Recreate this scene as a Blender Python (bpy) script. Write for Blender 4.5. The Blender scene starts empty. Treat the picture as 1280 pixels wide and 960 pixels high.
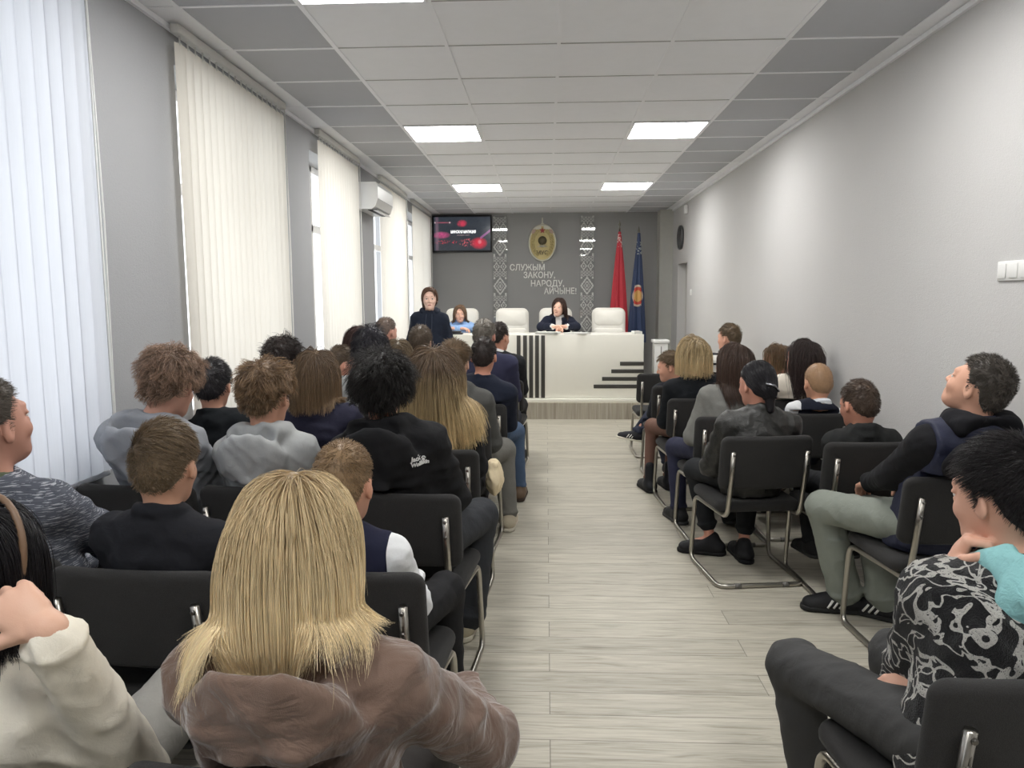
import bpy, bmesh, math, random
import numpy as np
from mathutils import Vector, Matrix

PI = math.pi
scene = bpy.context.scene
COL = scene.collection
rng = np.random.default_rng(7)
random.seed(7)

# ------------------------------------------------------------------ camera survey
CAM_F, CAM_YAW, CAM_PITCH, CAM_ROLL = 924.54, 0.046362, 0.115331, -0.0048525
CAM_Z = 1.53
_fw = np.array([-math.sin(CAM_YAW) * math.cos(CAM_PITCH), math.cos(CAM_YAW) * math.cos(CAM_PITCH), -math.sin(CAM_PITCH)])
_r0 = np.array([math.cos(CAM_YAW), math.sin(CAM_YAW), 0.0])
_u0 = np.cross(_r0, _fw)
_ri = _r0 * math.cos(CAM_ROLL) + _u0 * math.sin(CAM_ROLL)
_up = _u0 * math.cos(CAM_ROLL) - _r0 * math.sin(CAM_ROLL)


def at(px, py, Y):
    """point of the room at depth Y that was sighted at photo position (px, py)"""
    d = _fw + _ri * (px - 640) / CAM_F + _up * (480 - py) / CAM_F
    return np.array([0, 0, CAM_Z]) + d * (Y / d[1])


def atz(px, py, Z):
    d = _fw + _ri * (px - 640) / CAM_F + _up * (480 - py) / CAM_F
    return np.array([0, 0, CAM_Z]) + d * ((Z - CAM_Z) / d[2])


# ------------------------------------------------------------------ object helpers
def tag(o, label=None, cat=None, group=None, kind=None):
    if label: o['label'] = label
    if cat: o['category'] = cat
    if group: o['group'] = group
    if kind: o['kind'] = kind
    return o


def empty(name, loc, rz=0.0):
    o = bpy.data.objects.new(name, None)
    o.empty_display_size = 0.05
    o.location = loc
    o.rotation_euler = (0, 0, rz)
    COL.objects.link(o)
    return o


def obj(name, me, parent=None, loc=None, rz=None):
    o = bpy.data.objects.new(name, me)
    COL.objects.link(o)
    if parent is not None: o.parent = parent
    if loc is not None: o.location = loc
    if rz is not None: o.rotation_euler = (0, 0, rz)
    return o


def npmesh(name, V, Q=None, T=None, mats=(), mi=None, smooth=True, attr=None):
    me = bpy.data.meshes.new(name)
    V = np.asarray(V, np.float32)
    nq = 0 if Q is None else len(Q)
    nt = 0 if T is None else len(T)
    me.vertices.add(len(V))
    me.vertices.foreach_set('co', V.ravel())
    loops = []
    if nq: loops.append(np.asarray(Q, np.int32).ravel())
    if nt: loops.append(np.asarray(T, np.int32).ravel())
    loops = np.concatenate(loops) if loops else np.zeros(0, np.int32)
    me.loops.add(len(loops))
    me.loops.foreach_set('vertex_index', loops)
    me.polygons.add(nq + nt)
    st = np.concatenate([np.arange(nq) * 4, nq * 4 + np.arange(nt) * 3]).astype(np.int32)
    me.polygons.foreach_set('loop_start', st)
    if mi is not None:
        me.polygons.foreach_set('material_index', np.asarray(mi, np.int32))
    for m in mats: me.materials.append(m)
    me.polygons.foreach_set('use_smooth', np.full(nq + nt, bool(smooth)))
    if attr is not None:
        a = me.attributes.new('t', 'FLOAT', 'POINT')
        a.data.foreach_set('value', np.asarray(attr, np.float32))
    me.update(calc_edges=True)
    me.validate()
    return me


class MB:
    """collects boxes, prisms, tubes and lathes into one mesh"""
    def __init__(s):
        s.V = []; s.F = []; s.M = []; s.S = []

    def add(s, V, F, mi=0, smooth=False):
        b = len(s.V)
        s.V += [tuple(map(float, v)) for v in V]
        for f in F:
            s.F.append([b + i for i in f]); s.M.append(mi); s.S.append(smooth)

    def bm(s, bm, mi=0, smooth=False, M=None):
        bm.verts.ensure_lookup_table()
        s.add([(M @ v.co if M else v.co) for v in bm.verts], [[v.index for v in f.verts] for f in bm.faces], mi, smooth)
        bm.free()

    def box(s, lo, hi, mi=0, bev=0.0, seg=2, M=None, smooth=None):
        bm = bmesh.new()
        bmesh.ops.create_cube(bm, size=1.0)
        for v in bm.verts:
            v.co = Vector([lo[i] + (v.co[i] + .5) * (hi[i] - lo[i]) for i in range(3)])
        if bev > 0:
            bmesh.ops.bevel(bm, geom=bm.edges[:], offset=bev, segments=seg, affect='EDGES', profile=.5)
        bm.verts.index_update()
        s.bm(bm, mi, bev > 0 if smooth is None else smooth, M)

    def prism(s, poly, z0, z1, mi=0, M=None, smooth=False):
        n = len(poly)
        V = [Vector((x, y, z0)) for x, y in poly] + [Vector((x, y, z1)) for x, y in poly]
        if M: V = [M @ v for v in V]
        F = [list(range(n))[::-1], list(range(n, 2 * n))] + [[i, (i + 1) % n, n + (i + 1) % n, n + i] for i in range(n)]
        s.add(V, F, mi, smooth)

    def tube(s, pts, r, fil=0.0, n=10, mi=0, closed=False, rad=None):
        P = [Vector(p) for p in pts]
        if fil > 0:
            Q = [P[0]]
            for i in range(1, len(P) - 1):
                a, b, c = P[i - 1], P[i], P[i + 1]
                d1 = min(fil, (a - b).length * .49); d2 = min(fil, (c - b).length * .49)
                p1 = b + (a - b).normalized() * d1; p2 = b + (c - b).normalized() * d2
                for k in range(7):
                    t = k / 6
                    Q.append(p1 * (1 - t) ** 2 + b * 2 * t * (1 - t) + p2 * t * t)
            Q.append(P[-1]); P = Q
        m = len(P)
        T = []
        for i in range(m):
            if closed: t = P[(i + 1) % m] - P[i - 1]
            else: t = P[min(i + 1, m - 1)] - P[max(i - 1, 0)]
            T.append(t.normalized())
        u = T[0].orthogonal().normalized()
        V = []
        for i in range(m):
            u = (u - T[i] * u.dot(T[i])).normalized()
            w = T[i].cross(u)
            rr = rad[i] if rad is not None else r
            for k in range(n):
                a = 2 * PI * k / n
                V.append(P[i] + u * math.cos(a) * rr + w * math.sin(a) * rr)
        F = []
        for i in range(m if closed else m - 1):
            j = (i + 1) % m
            for k in range(n):
                F.append([i * n + k, i * n + (k + 1) % n, j * n + (k + 1) % n, j * n + k])
        if not closed:
            F.append(list(range(n))[::-1]); F.append([(m - 1) * n + k for k in range(n)])
        s.add(V, F, mi, True)

    def lathe(s, prof, n=24, mi=0, M=None, smooth=True):
        V = []
        for r_, z_ in prof:
            for k in range(n):
                a = 2 * PI * k / n
                v = Vector((r_ * math.cos(a), r_ * math.sin(a), z_))
                V.append(M @ v if M else v)
        F = []
        for i in range(len(prof) - 1):
            for k in range(n):
                F.append([i * n + k, i * n + (k + 1) % n, (i + 1) * n + (k + 1) % n, (i + 1) * n + k])
        F.append(list(range(n))[::-1]); F.append([(len(prof) - 1) * n + k for k in range(n)])
        s.add(V, F, mi, smooth)

    def build(s, name, mats, parent=None, loc=None, rz=None):
        me = bpy.data.meshes.new(name)
        me.from_pydata(s.V, [], s.F)
        me.polygons.foreach_set('material_index', s.M)
        me.polygons.foreach_set('use_smooth', s.S)
        for m in (mats if isinstance(mats, (list, tuple)) else [mats]): me.materials.append(m)
        me.update()
        if any(s.S) and not all(s.S):
            try: me.set_sharp_from_angle(angle=math.radians(35))
            except Exception: pass
        return obj(name, me, parent, loc, rz)


def copy_tree(o, parent=None):
    c = o.copy(); COL.objects.link(c)
    if parent is not None: c.parent = parent
    for ch in list(o.children): copy_tree(ch, c)
    return c


# ------------------------------------------------------------------ materials
def srgb(r, g, b):
    f = lambda c: (c / 255 / 12.92) if c / 255 <= .04045 else ((c / 255 + .055) / 1.055) ** 2.4
    return (f(r), f(g), f(b), 1.0)


class NT:
    def __init__(s, name):
        s.m = bpy.data.materials.new(name); s.m.use_nodes = True
        s.t = s.m.node_tree; s.t.nodes.clear()
        s.out = s.n('ShaderNodeOutputMaterial')

    def n(s, typ, **kw):
        nd = s.t.nodes.new(typ)
        for k, v in kw.items():
            if k.startswith('i_'):
                nd.inputs[k[2:].replace('_', ' ')].default_value = v
            else: setattr(nd, k, v)
        return nd

    def l(s, a, b): s.t.links.new(a, b)

    def math(s, op, a, b=None, clamp=False):
        nd = s.n('ShaderNodeMath', operation=op, use_clamp=clamp)
        for i, v in enumerate((a, b)):
            if v is None: continue
            if isinstance(v, (int, float)): nd.inputs[i].default_value = v
            else: s.l(v, nd.inputs[i])
        return nd.outputs[0]

    def mix(s, fac, a, b, blend='MIX'):
        nd = s.n('ShaderNodeMix', data_type='RGBA', blend_type=blend)
        for sock, v in ((nd.inputs[0], fac), (nd.inputs[6], a), (nd.inputs[7], b)):
            if isinstance(v, (int, float, tuple)): sock.default_value = v
            else: s.l(v, sock)
        return nd.outputs[2]

    def ramp(s, fac, stops):
        nd = s.n('ShaderNodeValToRGB')
        e = nd.color_ramp.elements
        while len(e) < len(stops): e.new(.5)
        for k, (p, c) in enumerate(stops):
            e[k].position = p
            e[k].color = c if isinstance(c, tuple) else (c, c, c, 1)
        s.l(fac, nd.inputs[0])
        return nd.outputs[0]

    def coord(s, which='Object', scale=(1, 1, 1), rot=(0, 0, 0)):
        tc = s.n('ShaderNodeTexCoord'); mp = s.n('ShaderNodeMapping')
        mp.inputs['Scale'].default_value = scale; mp.inputs['Rotation'].default_value = rot
        s.l(tc.outputs[which], mp.inputs[0])
        return mp.outputs[0]

    def noise(s, vec, scale, detail=2.0, rough=.5, dist=0.0, out=0):
        nd = s.n('ShaderNodeTexNoise')
        nd.inputs['Scale'].default_value = scale; nd.inputs['Detail'].default_value = detail
        nd.inputs['Roughness'].default_value = rough; nd.inputs['Distortion'].default_value = dist
        s.l(vec, nd.inputs['Vector'])
        return nd.outputs[out]

    def bsdf(s, color, rough=.6, metal=0.0, bump=None, bstr=.2, bdist=.01, spec=.5, sheen=0.0, coat=0.0):
        p = s.n('ShaderNodeBsdfPrincipled')
        if isinstance(color, tuple): p.inputs['Base Color'].default_value = color
        else: s.l(color, p.inputs['Base Color'])
        if isinstance(rough, (int, float)): p.inputs['Roughness'].default_value = rough
        else: s.l(rough, p.inputs['Roughness'])
        p.inputs['Metallic'].default_value = metal
        p.inputs['Specular IOR Level'].default_value = spec
        if sheen: p.inputs['Sheen Weight'].default_value = sheen; p.inputs['Sheen Roughness'].default_value = .4
        if coat: p.inputs['Coat Weight'].default_value = coat
        if bump is not None:
            b = s.n('ShaderNodeBump'); b.inputs['Strength'].default_value = bstr; b.inputs['Distance'].default_value = bdist
            s.l(bump, b.inputs['Height']); s.l(b.outputs[0], p.inputs['Normal'])
        s.l(p.outputs[0], s.out.inputs[0])
        return p


_mc = {}


def plain(name, rgb, rough=.5, metal=0.0, spec=.5, var=.06, coat=0.0):
    key = ('plain', name)
    if key in _mc: return _mc[key]
    t = NT(name); c = srgb(*rgb)
    nz = t.noise(t.coord('Object'), 14, 3)
    lo = tuple(x * (1 - var) for x in c[:3]) + (1,); hi = tuple(min(1, x * (1 + var)) for x in c[:3]) + (1,)
    t.bsdf(t.mix(nz, lo, hi), rough, metal, spec=spec, coat=coat)
    _mc[key] = t.m
    return t.m


def cloth(rgb, rough=.9, weave=900, bstr=.25, var=.18, sheen=.0, spec=.25, fold=30):
    key = ('cloth', rgb, rough, weave, sheen, spec, var)
    if key in _mc: return _mc[key]
    t = NT('cloth'); c = srgb(*rgb)
    co = t.coord('Object')
    nz = t.noise(co, 18, 4, .6)
    fine = t.noise(co, weave, 2)
    lo = tuple(x * (1 - var) for x in c[:3]) + (1,); hi = tuple(min(1, x * (1 + var)) for x in c[:3]) + (1,)
    base = t.mix(t.math('MULTIPLY_ADD', fine, .5, ) if False else t.math('ADD', t.math('MULTIPLY', nz, .6), t.math('MULTIPLY', fine, .4)), lo, hi)
    wr = t.noise(co, fold, 3, .55, .6)
    h = t.math('ADD', t.math('MULTIPLY', wr, 1.0), t.math('MULTIPLY', fine, .12))
    t.bsdf(base, rough, bump=h, bstr=bstr, bdist=.012, spec=spec, sheen=sheen)
    _mc[key] = t.m
    return t.m


def skin(rgb=(205, 160, 135)):
    key = ('skin', rgb)
    if key in _mc: return _mc[key]
    t = NT('skin'); c = srgb(*rgb); co = t.coord('Object')
    nz = t.noise(co, 26, 4, .6)
    red = (c[0] * .98, c[1] * .88, c[2] * .86, 1)
    t.bsdf(t.mix(nz, c, red), .5, bump=t.noise(co, 500, 2), bstr=.06, bdist=.003, spec=.35)
    _mc[key] = t.m
    return t.m


def hairmat(root, tip=None, split=.55, var=.45, rough=.42):
    tip = tip or root
    key = ('hair', root, tip, split, var)
    if key in _mc: return _mc[key]
    t = NT('hair'); a, b = srgb(*root), srgb(*tip)
    at_ = t.n('ShaderNodeAttribute', attribute_name='t')
    k = t.ramp(at_.outputs['Fac'], [(max(0, split - .35), 0.0), (min(1, split + .3), 1.0)])
    base = t.mix(k, a, b)
    g = t.n('ShaderNodeNewGeometry')
    nz = t.noise(t.coord('Object'), 40, 3)
    v = t.math('ADD', t.math('MULTIPLY', g.outputs['Random Per Island'], var * 1.4), t.math('MULTIPLY', nz, var * .6))
    v = t.math('ADD', v, 1 - var)
    base = t.mix(1.0, base, t.ramp(t.math('MULTIPLY', v, .6), [(0, 0.0), (1, (1.66, 1.66, 1.66, 1))]), 'MULTIPLY')
    t.bsdf(base, rough, spec=.35)
    _mc[key] = t.m
    return t.m


# ------------------------------------------------------------------ signed-distance modelling
def nrm(v):
    v = np.asarray(v, float)
    return v / (np.linalg.norm(v) + 1e-12)


def V3(*a): return np.array(a, float)


class SDF:
    """smooth union of tapered capsules, ellipsoids and tori, turned into one continuous surface"""
    def __init__(s):
        s.p = []

    def _add(s, fn, lo, hi, k, op):
        s.p.append((fn, np.asarray(lo, float), np.asarray(hi, float), k, op)); return s

    def cap(s, a, b, ra, rb=None, k=.03, sq=None, op='u'):
        rb = ra if rb is None else rb
        a = np.asarray(a, np.float32); b = np.asarray(b, np.float32)
        R = max(ra, rb)
        lo = np.minimum(a, b) - R; hi = np.maximum(a, b) + R
        if sq is not None:
            n, q = nrm(sq[0]).astype(np.float32), sq[1]

            def fn(P):
                X = P - a
                X = X + n * ((X @ n) * (1 / q - 1))[..., None]
                ab = b - a
                ab = ab + n * (float(ab @ n) * (1 / q - 1))
                t = np.clip((X @ ab) / float(ab @ ab), 0, 1)
                D = X - t[..., None] * ab
                L = np.sqrt((D * D).sum(-1)) + 1e-9
                wn = (D @ n) / L
                return (L - (ra + (rb - ra) * t)) / np.sqrt(1 + wn * wn * (1 / q ** 2 - 1))
        else:
            def fn(P):
                X = P - a; ab = b - a
                t = np.clip((X @ ab) / (float(ab @ ab) + 1e-12), 0, 1)
                D = X - t[..., None] * ab
                return np.sqrt((D * D).sum(-1)) - (ra + (rb - ra) * t)
        return s._add(fn, lo, hi, k, op)

    def ell(s, c, r, R=None, k=.03, op='u'):
        c = np.asarray(c, np.float32); r = np.asarray(r, np.float32)
        M = np.eye(3, dtype=np.float32) if R is None else np.asarray(R, np.float32)
        ext = np.abs(M) @ r

        def fn(P):
            X = (P - c) @ M
            k0 = np.sqrt(((X / r) ** 2).sum(-1)) + 1e-9
            k1 = np.sqrt(((X / (r * r)) ** 2).sum(-1)) + 1e-9
            return k0 * (k0 - 1) / k1
        return s._add(fn, c - ext, c + ext, k, op)

    def tor(s, c, ax, R, r, k=.01, op='u', sqv=None):
        c = np.asarray(c, np.float32); ax = nrm(ax).astype(np.float32)

        def fn(P):
            X = P - c
            h = X @ ax
            q = np.sqrt(np.maximum((X * X).sum(-1) - h * h, 0)) - R
            return np.sqrt(q * q + h * h) - r
        e = R + r
        return s._add(fn, c - e, c + e, k, op)

    def fn(s, f, lo, hi, k=.01, op='u'): return s._add(f, lo, hi, k, op)

    def eval(s, P):
        P = np.asarray(P, np.float32)
        F = np.full(P.shape[:-1], 1.0, np.float32)
        for fn, lo, hi, k, op in s.p:
            F = s._comb(F, fn(P), k, op)
        return F

    def grad(s, P, e=.002):
        g = np.stack([s.eval(P + d) - s.eval(P - d) for d in np.eye(3) * e], -1)
        return g / (np.linalg.norm(g, axis=-1, keepdims=True) + 1e-9)

    @staticmethod
    def _comb(F, d, k, op):
        if op == 'u':
            h = np.clip(.5 + .5 * (d - F) / k, 0, 1)
            return d + (F - d) * h - k * h * (1 - h)
        if op == 's':      # subtract
            h = np.clip(.5 - .5 * (F + d) / k, 0, 1)
            return F + (-d - F) * h + k * h * (1 - h)
        return np.maximum(F, d)   # intersect

    def mesh(s, h, noise=None):
        us = [p for p in s.p if p[4] == 'u']
        lo = np.min([p[1] for p in us], 0) - 4 * h - .012
        hi = np.max([p[2] for p in us], 0) + 4 * h + .012
        n = np.ceil((hi - lo) / h).astype(int) + 1
        F = np.full(n, 1.0, np.float32)
        ax = [(lo[i] + h * np.arange(n[i])).astype(np.float32) for i in range(3)]
        def apply(pr):
            for fn, plo, phi, k, op in pr:
                m = k + 3 * h + (.012 if noise else 0)
                i0 = np.maximum(np.floor((plo - m - lo) / h).astype(int), 0)
                i1 = np.minimum(np.ceil((phi + m - lo) / h).astype(int) + 1, n)
                if (i1 <= i0).any(): continue
                sl = tuple(slice(i0[i], i1[i]) for i in range(3))
                P = np.stack(np.meshgrid(*[ax[i][sl[i]] for i in range(3)], indexing='ij'), -1)
                F[sl] = s._comb(F[sl], fn(P), k, op)
        cut = len(s.p)
        while cut and s.p[cut - 1][4] == 'i': cut -= 1
        apply(s.p[:cut])
        if noise is not None:
            idx = np.argwhere(np.abs(F) < .05)
            P = (lo + idx * h)
            F[tuple(idx.T)] += noise(P)
        apply(s.p[cut:])
        # surface nets
        S = F < 0
        c = np.zeros(n - 1, np.int8)
        for dx in (0, 1):
            for dy in (0, 1):
                for dz in (0, 1):
                    c += S[dx:n[0] - 1 + dx, dy:n[1] - 1 + dy, dz:n[2] - 1 + dz]
        act = (c > 0) & (c < 8)
        cell = np.argwhere(act)
        ids = np.full(n - 1, -1, np.int32)
        ids[act] = np.arange(len(cell))
        offs = np.array([[i, j, k_] for i in (0, 1) for j in (0, 1) for k_ in (0, 1)])
        val = np.stack([F[cell[:, 0] + o[0], cell[:, 1] + o[1], cell[:, 2] + o[2]] for o in offs], -1)
        acc = np.zeros((len(cell), 3)); cnt = np.zeros(len(cell))
        for a_ in range(8):
            for b_ in range(a_ + 1, 8):
                if np.abs(offs[a_] - offs[b_]).sum() != 1: continue
                va, vb = val[:, a_], val[:, b_]
                x = (va < 0) != (vb < 0)
                t = np.where(x, va / np.where(va == vb, 1, va - vb), 0)
                acc += np.where(x[:, None], offs[a_] + t[:, None] * (offs[b_] - offs[a_]), 0); cnt += x
        V = lo + h * (cell + acc / cnt[:, None])
        Q = []
        for axn in range(3):
            o1, o2 = [(1, 2), (2, 0), (0, 1)][axn]
            A = S[tuple(slice(0, n[i] - 1) if i == axn else slice(1, n[i] - 1) for i in range(3))]
            B = S[tuple(slice(1, n[i]) if i == axn else slice(1, n[i] - 1) for i in range(3))]
            e = np.argwhere(A != B)
            if not len(e): continue
            base = e.copy(); base[:, o1] += 1; base[:, o2] += 1
            ins = A[tuple(e.T)]
            def g(d1, d2):
                q = base.copy(); q[:, o1] -= d1; q[:, o2] -= d2
                return ids[tuple(q.T)]
            quad = np.stack([g(1, 1), g(0, 1), g(0, 0), g(1, 0)], -1)
            quad[~ins] = quad[~ins][:, ::-1]
            Q.append(quad)
        return V, np.concatenate(Q)


def wrinkle(amp, wl, seed, stretch=(1, 1, 1)):
    r_ = np.random.default_rng(seed)
    K = r_.normal(size=(5, 3)) * np.asarray(stretch); K /= np.linalg.norm(K, axis=1)[:, None]
    K *= (2 * PI / (wl * r_.uniform(.7, 1.5, 5)))[:, None]
    ph = r_.uniform(0, 6.28, 5)
    W = r_.normal(size=(3, 3)); W /= np.linalg.norm(W, axis=1)[:, None]; W *= 2 * PI / (wl * 2.2)

    def f(P):
        w = np.stack([np.sin(P @ W[i] + ph[i]) for i in range(3)], -1)
        o = 0
        for i in range(5):
            o = o + np.abs(np.sin(.5 * (P @ K[i]) + ph[i] + 1.3 * w[:, i % 3])) - .6
        return (amp * o / 2.6).astype(np.float32)
    return f
# ------------------------------------------------------------------ people
def frame(yaw, pitch=0.0, roll=0.0):
    """columns right, forward, up; yaw in degrees, positive turns towards +X, pitch positive looks up"""
    y, p, q = map(math.radians, (yaw, pitch, roll))
    f = V3(math.sin(y) * math.cos(p), math.cos(y) * math.cos(p), math.sin(p))
    r = V3(math.cos(y), -math.sin(y), 0)
    u = np.cross(r, f)
    r2 = r * math.cos(q) - u * math.sin(q); u2 = u * math.cos(q) + r * math.sin(q)
    return np.stack([r2, f, u2], 1)


def ik(a, c, l1, l2, pole):
    a, c = np.asarray(a, float), np.asarray(c, float)
    d = np.linalg.norm(c - a)
    if d > (l1 + l2) * .985:
        k = d / ((l1 + l2) * .985); l1 *= k; l2 *= k
    x = (l1 * l1 - l2 * l2 + d * d) / (2 * d)
    h = math.sqrt(max(l1 * l1 - x * x, 0))
    n = (c - a) / d
    p = np.asarray(pole, float); p = nrm(p - n * (p @ n))
    return a + n * x + p * h


def add_hand(B, W, d, n, side, curl=.45, s=1.0, spread=.0, thumb=.4):
    d = nrm(d); n = np.asarray(n, float); n = nrm(n - d * (n @ d))
    l = np.cross(d, n) * side          # thumb side
    B.cap(W - d * .01 * s, W + d * .05 * s, .023 * s, .029 * s, k=.02, sq=(n, .62))
    kn = []
    for i in range(4):
        off = .031 - .0205 * i
        kn.append(W + (d * (.088 - (.004, 0, .004, .014)[i]) + l * off) * s)
        B.cap(W + (d * .035 + l * off * .7) * s, kn[i], .0125 * s, .0115 * s, k=.012)
    for i in range(4):
        fl = (.92, 1.0, .95, .76)[i] * s
        p = kn[i]; a = 0.0
        fd0 = nrm(d + l * (1.5 - i) * spread)
        for j, (ln, ra, rb) in enumerate(((.044, .0098, .0090), (.027, .0090, .0082), (.022, .0082, .0070))):
            a += curl * (1.0, 1.25, .8)[j] * (1 + .06 * i)
            fd = fd0 * math.cos(a) + n * math.sin(a)
            q = p + fd * ln * fl
            B.cap(p, q, ra * s, rb * s, k=.0035)
            p = q
    p = W + (d * .022 + l * .022) * s
    for ln, dr, ra, rb in ((.044, l * .75 + d * .65 + n * .25, .0135, .0112), (.031, l * .25 + d * .85 + n * thumb, .0112, .010), (.025, d * .9 + n * thumb - l * .1, .010, .0078)):
        q = p + nrm(dr) * ln * s
        B.cap(p, q, ra * s, rb * s, k=.008 if ln > .04 else .004)
        p = q


MALE_LINE = ([0, 50, 70, 80, 92, 104, 122, 150, 180], [.078, .066, .03, -.022, .012, .02, -.03, -.066, -.074])
LONG_LINE = ([0, 50, 70, 85, 100, 122, 150, 180], [.080, .070, .045, .015, .015, -.04, -.06, -.065])


def scalp_sdf(H, M, hs, t=0.0):
    S = SDF()
    p = lambda x, y, z: H + M @ (V3(x, y, z) * hs)
    S.ell(p(0, -.012, .03), (V3(.076, .096, .094)) * hs + t, M, k=.02)
    S.ell(p(0, -.036, -.016), (V3(.066, .066, .072)) * hs + t, M, k=.03)
    return S


def build_hair(H, M, hs, hp, bodies, seed, dist):
    """solid under-layer plus individual strands, one mesh"""
    rg = np.random.default_rng(seed)
    line = LONG_LINE if hp.get('long') else MALE_LINE
    zoff = hp.get('zoff', 0.0)
    lx, lz = np.array(line[0], float), np.array(line[1], float) + zoff
    loc = lambda P: ((P - H) @ M) / hs
    p = lambda x, y, z: H + M @ (V3(x, y, z) * hs)

    def zline(X):
        ph = np.degrees(np.arctan2(np.abs(X[..., 0]), X[..., 1] + .012))
        return np.interp(ph, lx, lz)
    t = hp.get('t', .010)
    ts = hp.get('ts', t * .45)
    cap = SDF()
    cap.ell(p(0, -.012, .03), V3(.076 + ts * .8, .096 + t * .7, .094 + t) * hs, M, k=.02)
    cap.ell(p(0, -.036, -.016), V3(.066 + ts, .066 + ts, .072) * hs, M, k=.03)
    for e in hp.get('puff', ()):
        cap.ell(p(*e[0]), V3(*e[1]) * hs, M, k=.03)
    for f_ in hp.get('fill', ()):
        cap.cap(p(*f_[0]), p(*f_[1]), f_[2] * hs, f_[3] * hs, k=.03, sq=(M[:, 1], f_[4]))
    fillz = hp.get('fillz')

    def cut(P):
        X = loc(np.asarray(P, float))
        z = zline(X)
        if fillz is not None:
            z = np.where(X[..., 1] < hp.get('filly', .01), fillz, z)
        return ((z - X[..., 2]) * hs * .8).astype(np.float32)
    lo = np.min([q[1] for q in cap.p], 0); hi = np.max([q[2] for q in cap.p], 0)
    cap.fn(cut, lo, hi, .004, 'i')
    rough = hp.get('rough', .004)
    V, Q = cap.mesh(max(.004, dist * .0016), noise=wrinkle(rough, .03 if not hp.get('long') else .018, seed, (1, 1, .25) if hp.get('long') else (1, 1, 1)))
    if hp.get('fillt') is not None:
        X = loc(V); tt = np.clip((.06 - X[:, 2]) / hp['fillt'], 0, 1)
    else:
        tt = np.zeros(len(V))
    n = hp.get('n', 1500)
    if n <= 0: return V, Q, None, tt
    # roots
    sc = SDF(); sc.p = [q for q in cap.p if q[4] == 'u']
    U = rg.normal(size=(n * 3, 3)); U /= np.linalg.norm(U, axis=1)[:, None]
    a = np.full(len(U), .03); b = np.full(len(U), .2)
    C0 = p(0, -.015, .01)
    for _ in range(16):
        m = (a + b) / 2
        ins = sc.eval(C0 + U * m[:, None]) < 0
        a = np.where(ins, m, a); b = np.where(ins, b, m)
    R = C0 + U * a[:, None]
    X = loc(R)
    ok = X[:, 2] > zline(X) + rg.uniform(0, .008, len(X))
    if hp.get('fill'): ok &= X[:, 2] > -.075
    R = R[ok][:n]; X = X[ok][:n]; n = len(R)
    N = sc.grad(R)
    fl = X - V3(*hp.get('whorl', (0.01, -.045, .115)))
    if 'part' in hp:
        sx = np.sign(X[:, 0] - hp['part'])
        side = np.stack([sx, -.35 + 0 * sx, -.2 + 0 * sx], -1)
        wg = np.clip((X[:, 1] + .03) / .06, 0, 1)[:, None]
        fl = fl / (np.linalg.norm(fl, axis=1)[:, None] + 1e-9) * (1 - wg) + side * wg
    else:
        fl = fl + V3(*hp.get('comb', (0, 0, 0))) * .1
    fl = fl @ M.T
    fl = fl - N * (fl * N).sum(1)[:, None]
    fl /= np.linalg.norm(fl, axis=1)[:, None] + 1e-9
    near_w = np.clip(1 - np.linalg.norm(X - V3(*hp.get('whorl', (0.01, -.045, .115))), axis=1) / .04, 0, 1)
    fl = fl + rg.normal(size=(n, 3)) * (near_w * .9)[:, None]; fl = fl - N * (fl * N).sum(1)[:, None]; fl /= np.linalg.norm(fl, axis=1)[:, None] + 1e-9
    hsm = np.clip((X[:, 2] - .0) / .075, 0, 1); hsm = hsm * hsm * (3 - 2 * hsm)
    L = (hp.get('Ls', hp['L']) * (1 - hsm) + hp['L'] * hsm) * rg.uniform(.75, 1.12, n) * hs
    lift = hp.get('lift', .4) * (hp.get('liftside', .5) * (1 - hsm) + hsm) * rg.uniform(.6, 1.3, n)
    D = fl * (1 - lift)[:, None] + N * lift[:, None] + rg.normal(size=(n, 3)) * hp.get('rand', .15)
    D /= np.linalg.norm(D, axis=1)[:, None]
    steps = hp.get('steps', 6)
    lay = rg.uniform(.0, hp.get('layer', .008), n) * hs
    g = hp.get('grav', .1)
    G = V3(0, 0, -1)
    zt = hp.get('ztip')
    zt = None if zt is None else zt + rg.normal(size=n) * hp.get('tipvar', .02) + hp.get('tipx', 0.0) * X[:, 0]
    if zt is not None: L = np.clip(R[:, 2] - zt + .07 * hsm, .02, hp['L'] * 1.2)
    st = (L / steps)[:, None]
    PTS = [R]; P_ = R.copy()
    ph = rg.uniform(0, 6.28, (n, 2)); cu = hp.get('curl', 0.0); cf = hp.get('cfreq', 90)
    pv = rg.normal(size=(n, 3)); pw = rg.normal(size=(n, 3))
    dist_ = np.zeros(n)
    alive = np.ones(n, bool)
    pull = hp.get('pull')
    for i in range(steps):
        if hp.get('long'):
            D = D * .8 + G * g * min(1.0, .3 + i * .2)
            Xl = loc(P_)
            if hp.get('back'):
                D = D - M[:, 1] * (hp['back'] * np.clip((Xl[:, 1] + .07) / .08, 0, 1) * np.clip((.03 - Xl[:, 2]) / .05, 0, 1))[:, None]
            if hp.get('gather'):
                wz = np.clip((-.05 - Xl[:, 2]) / .06, 0, 1)
                D = D - M[:, 0] * (Xl[:, 0] * hp['gather'] * wz)[:, None]
        else: D = D + G * g
        if pull is not None:
            tgt = p(*pull[0]) - P_
            tl = np.linalg.norm(tgt, axis=1)[:, None] + 1e-6
            D = D + tgt / tl * pull[1] * (tl > .02)
        D += (pv * np.sin(dist_ * cf + ph[:, 0])[:, None] + pw * np.cos(dist_ * cf + ph[:, 1])[:, None]) * cu
        D /= np.linalg.norm(D, axis=1)[:, None]
        Pn = P_ + D * st
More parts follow.
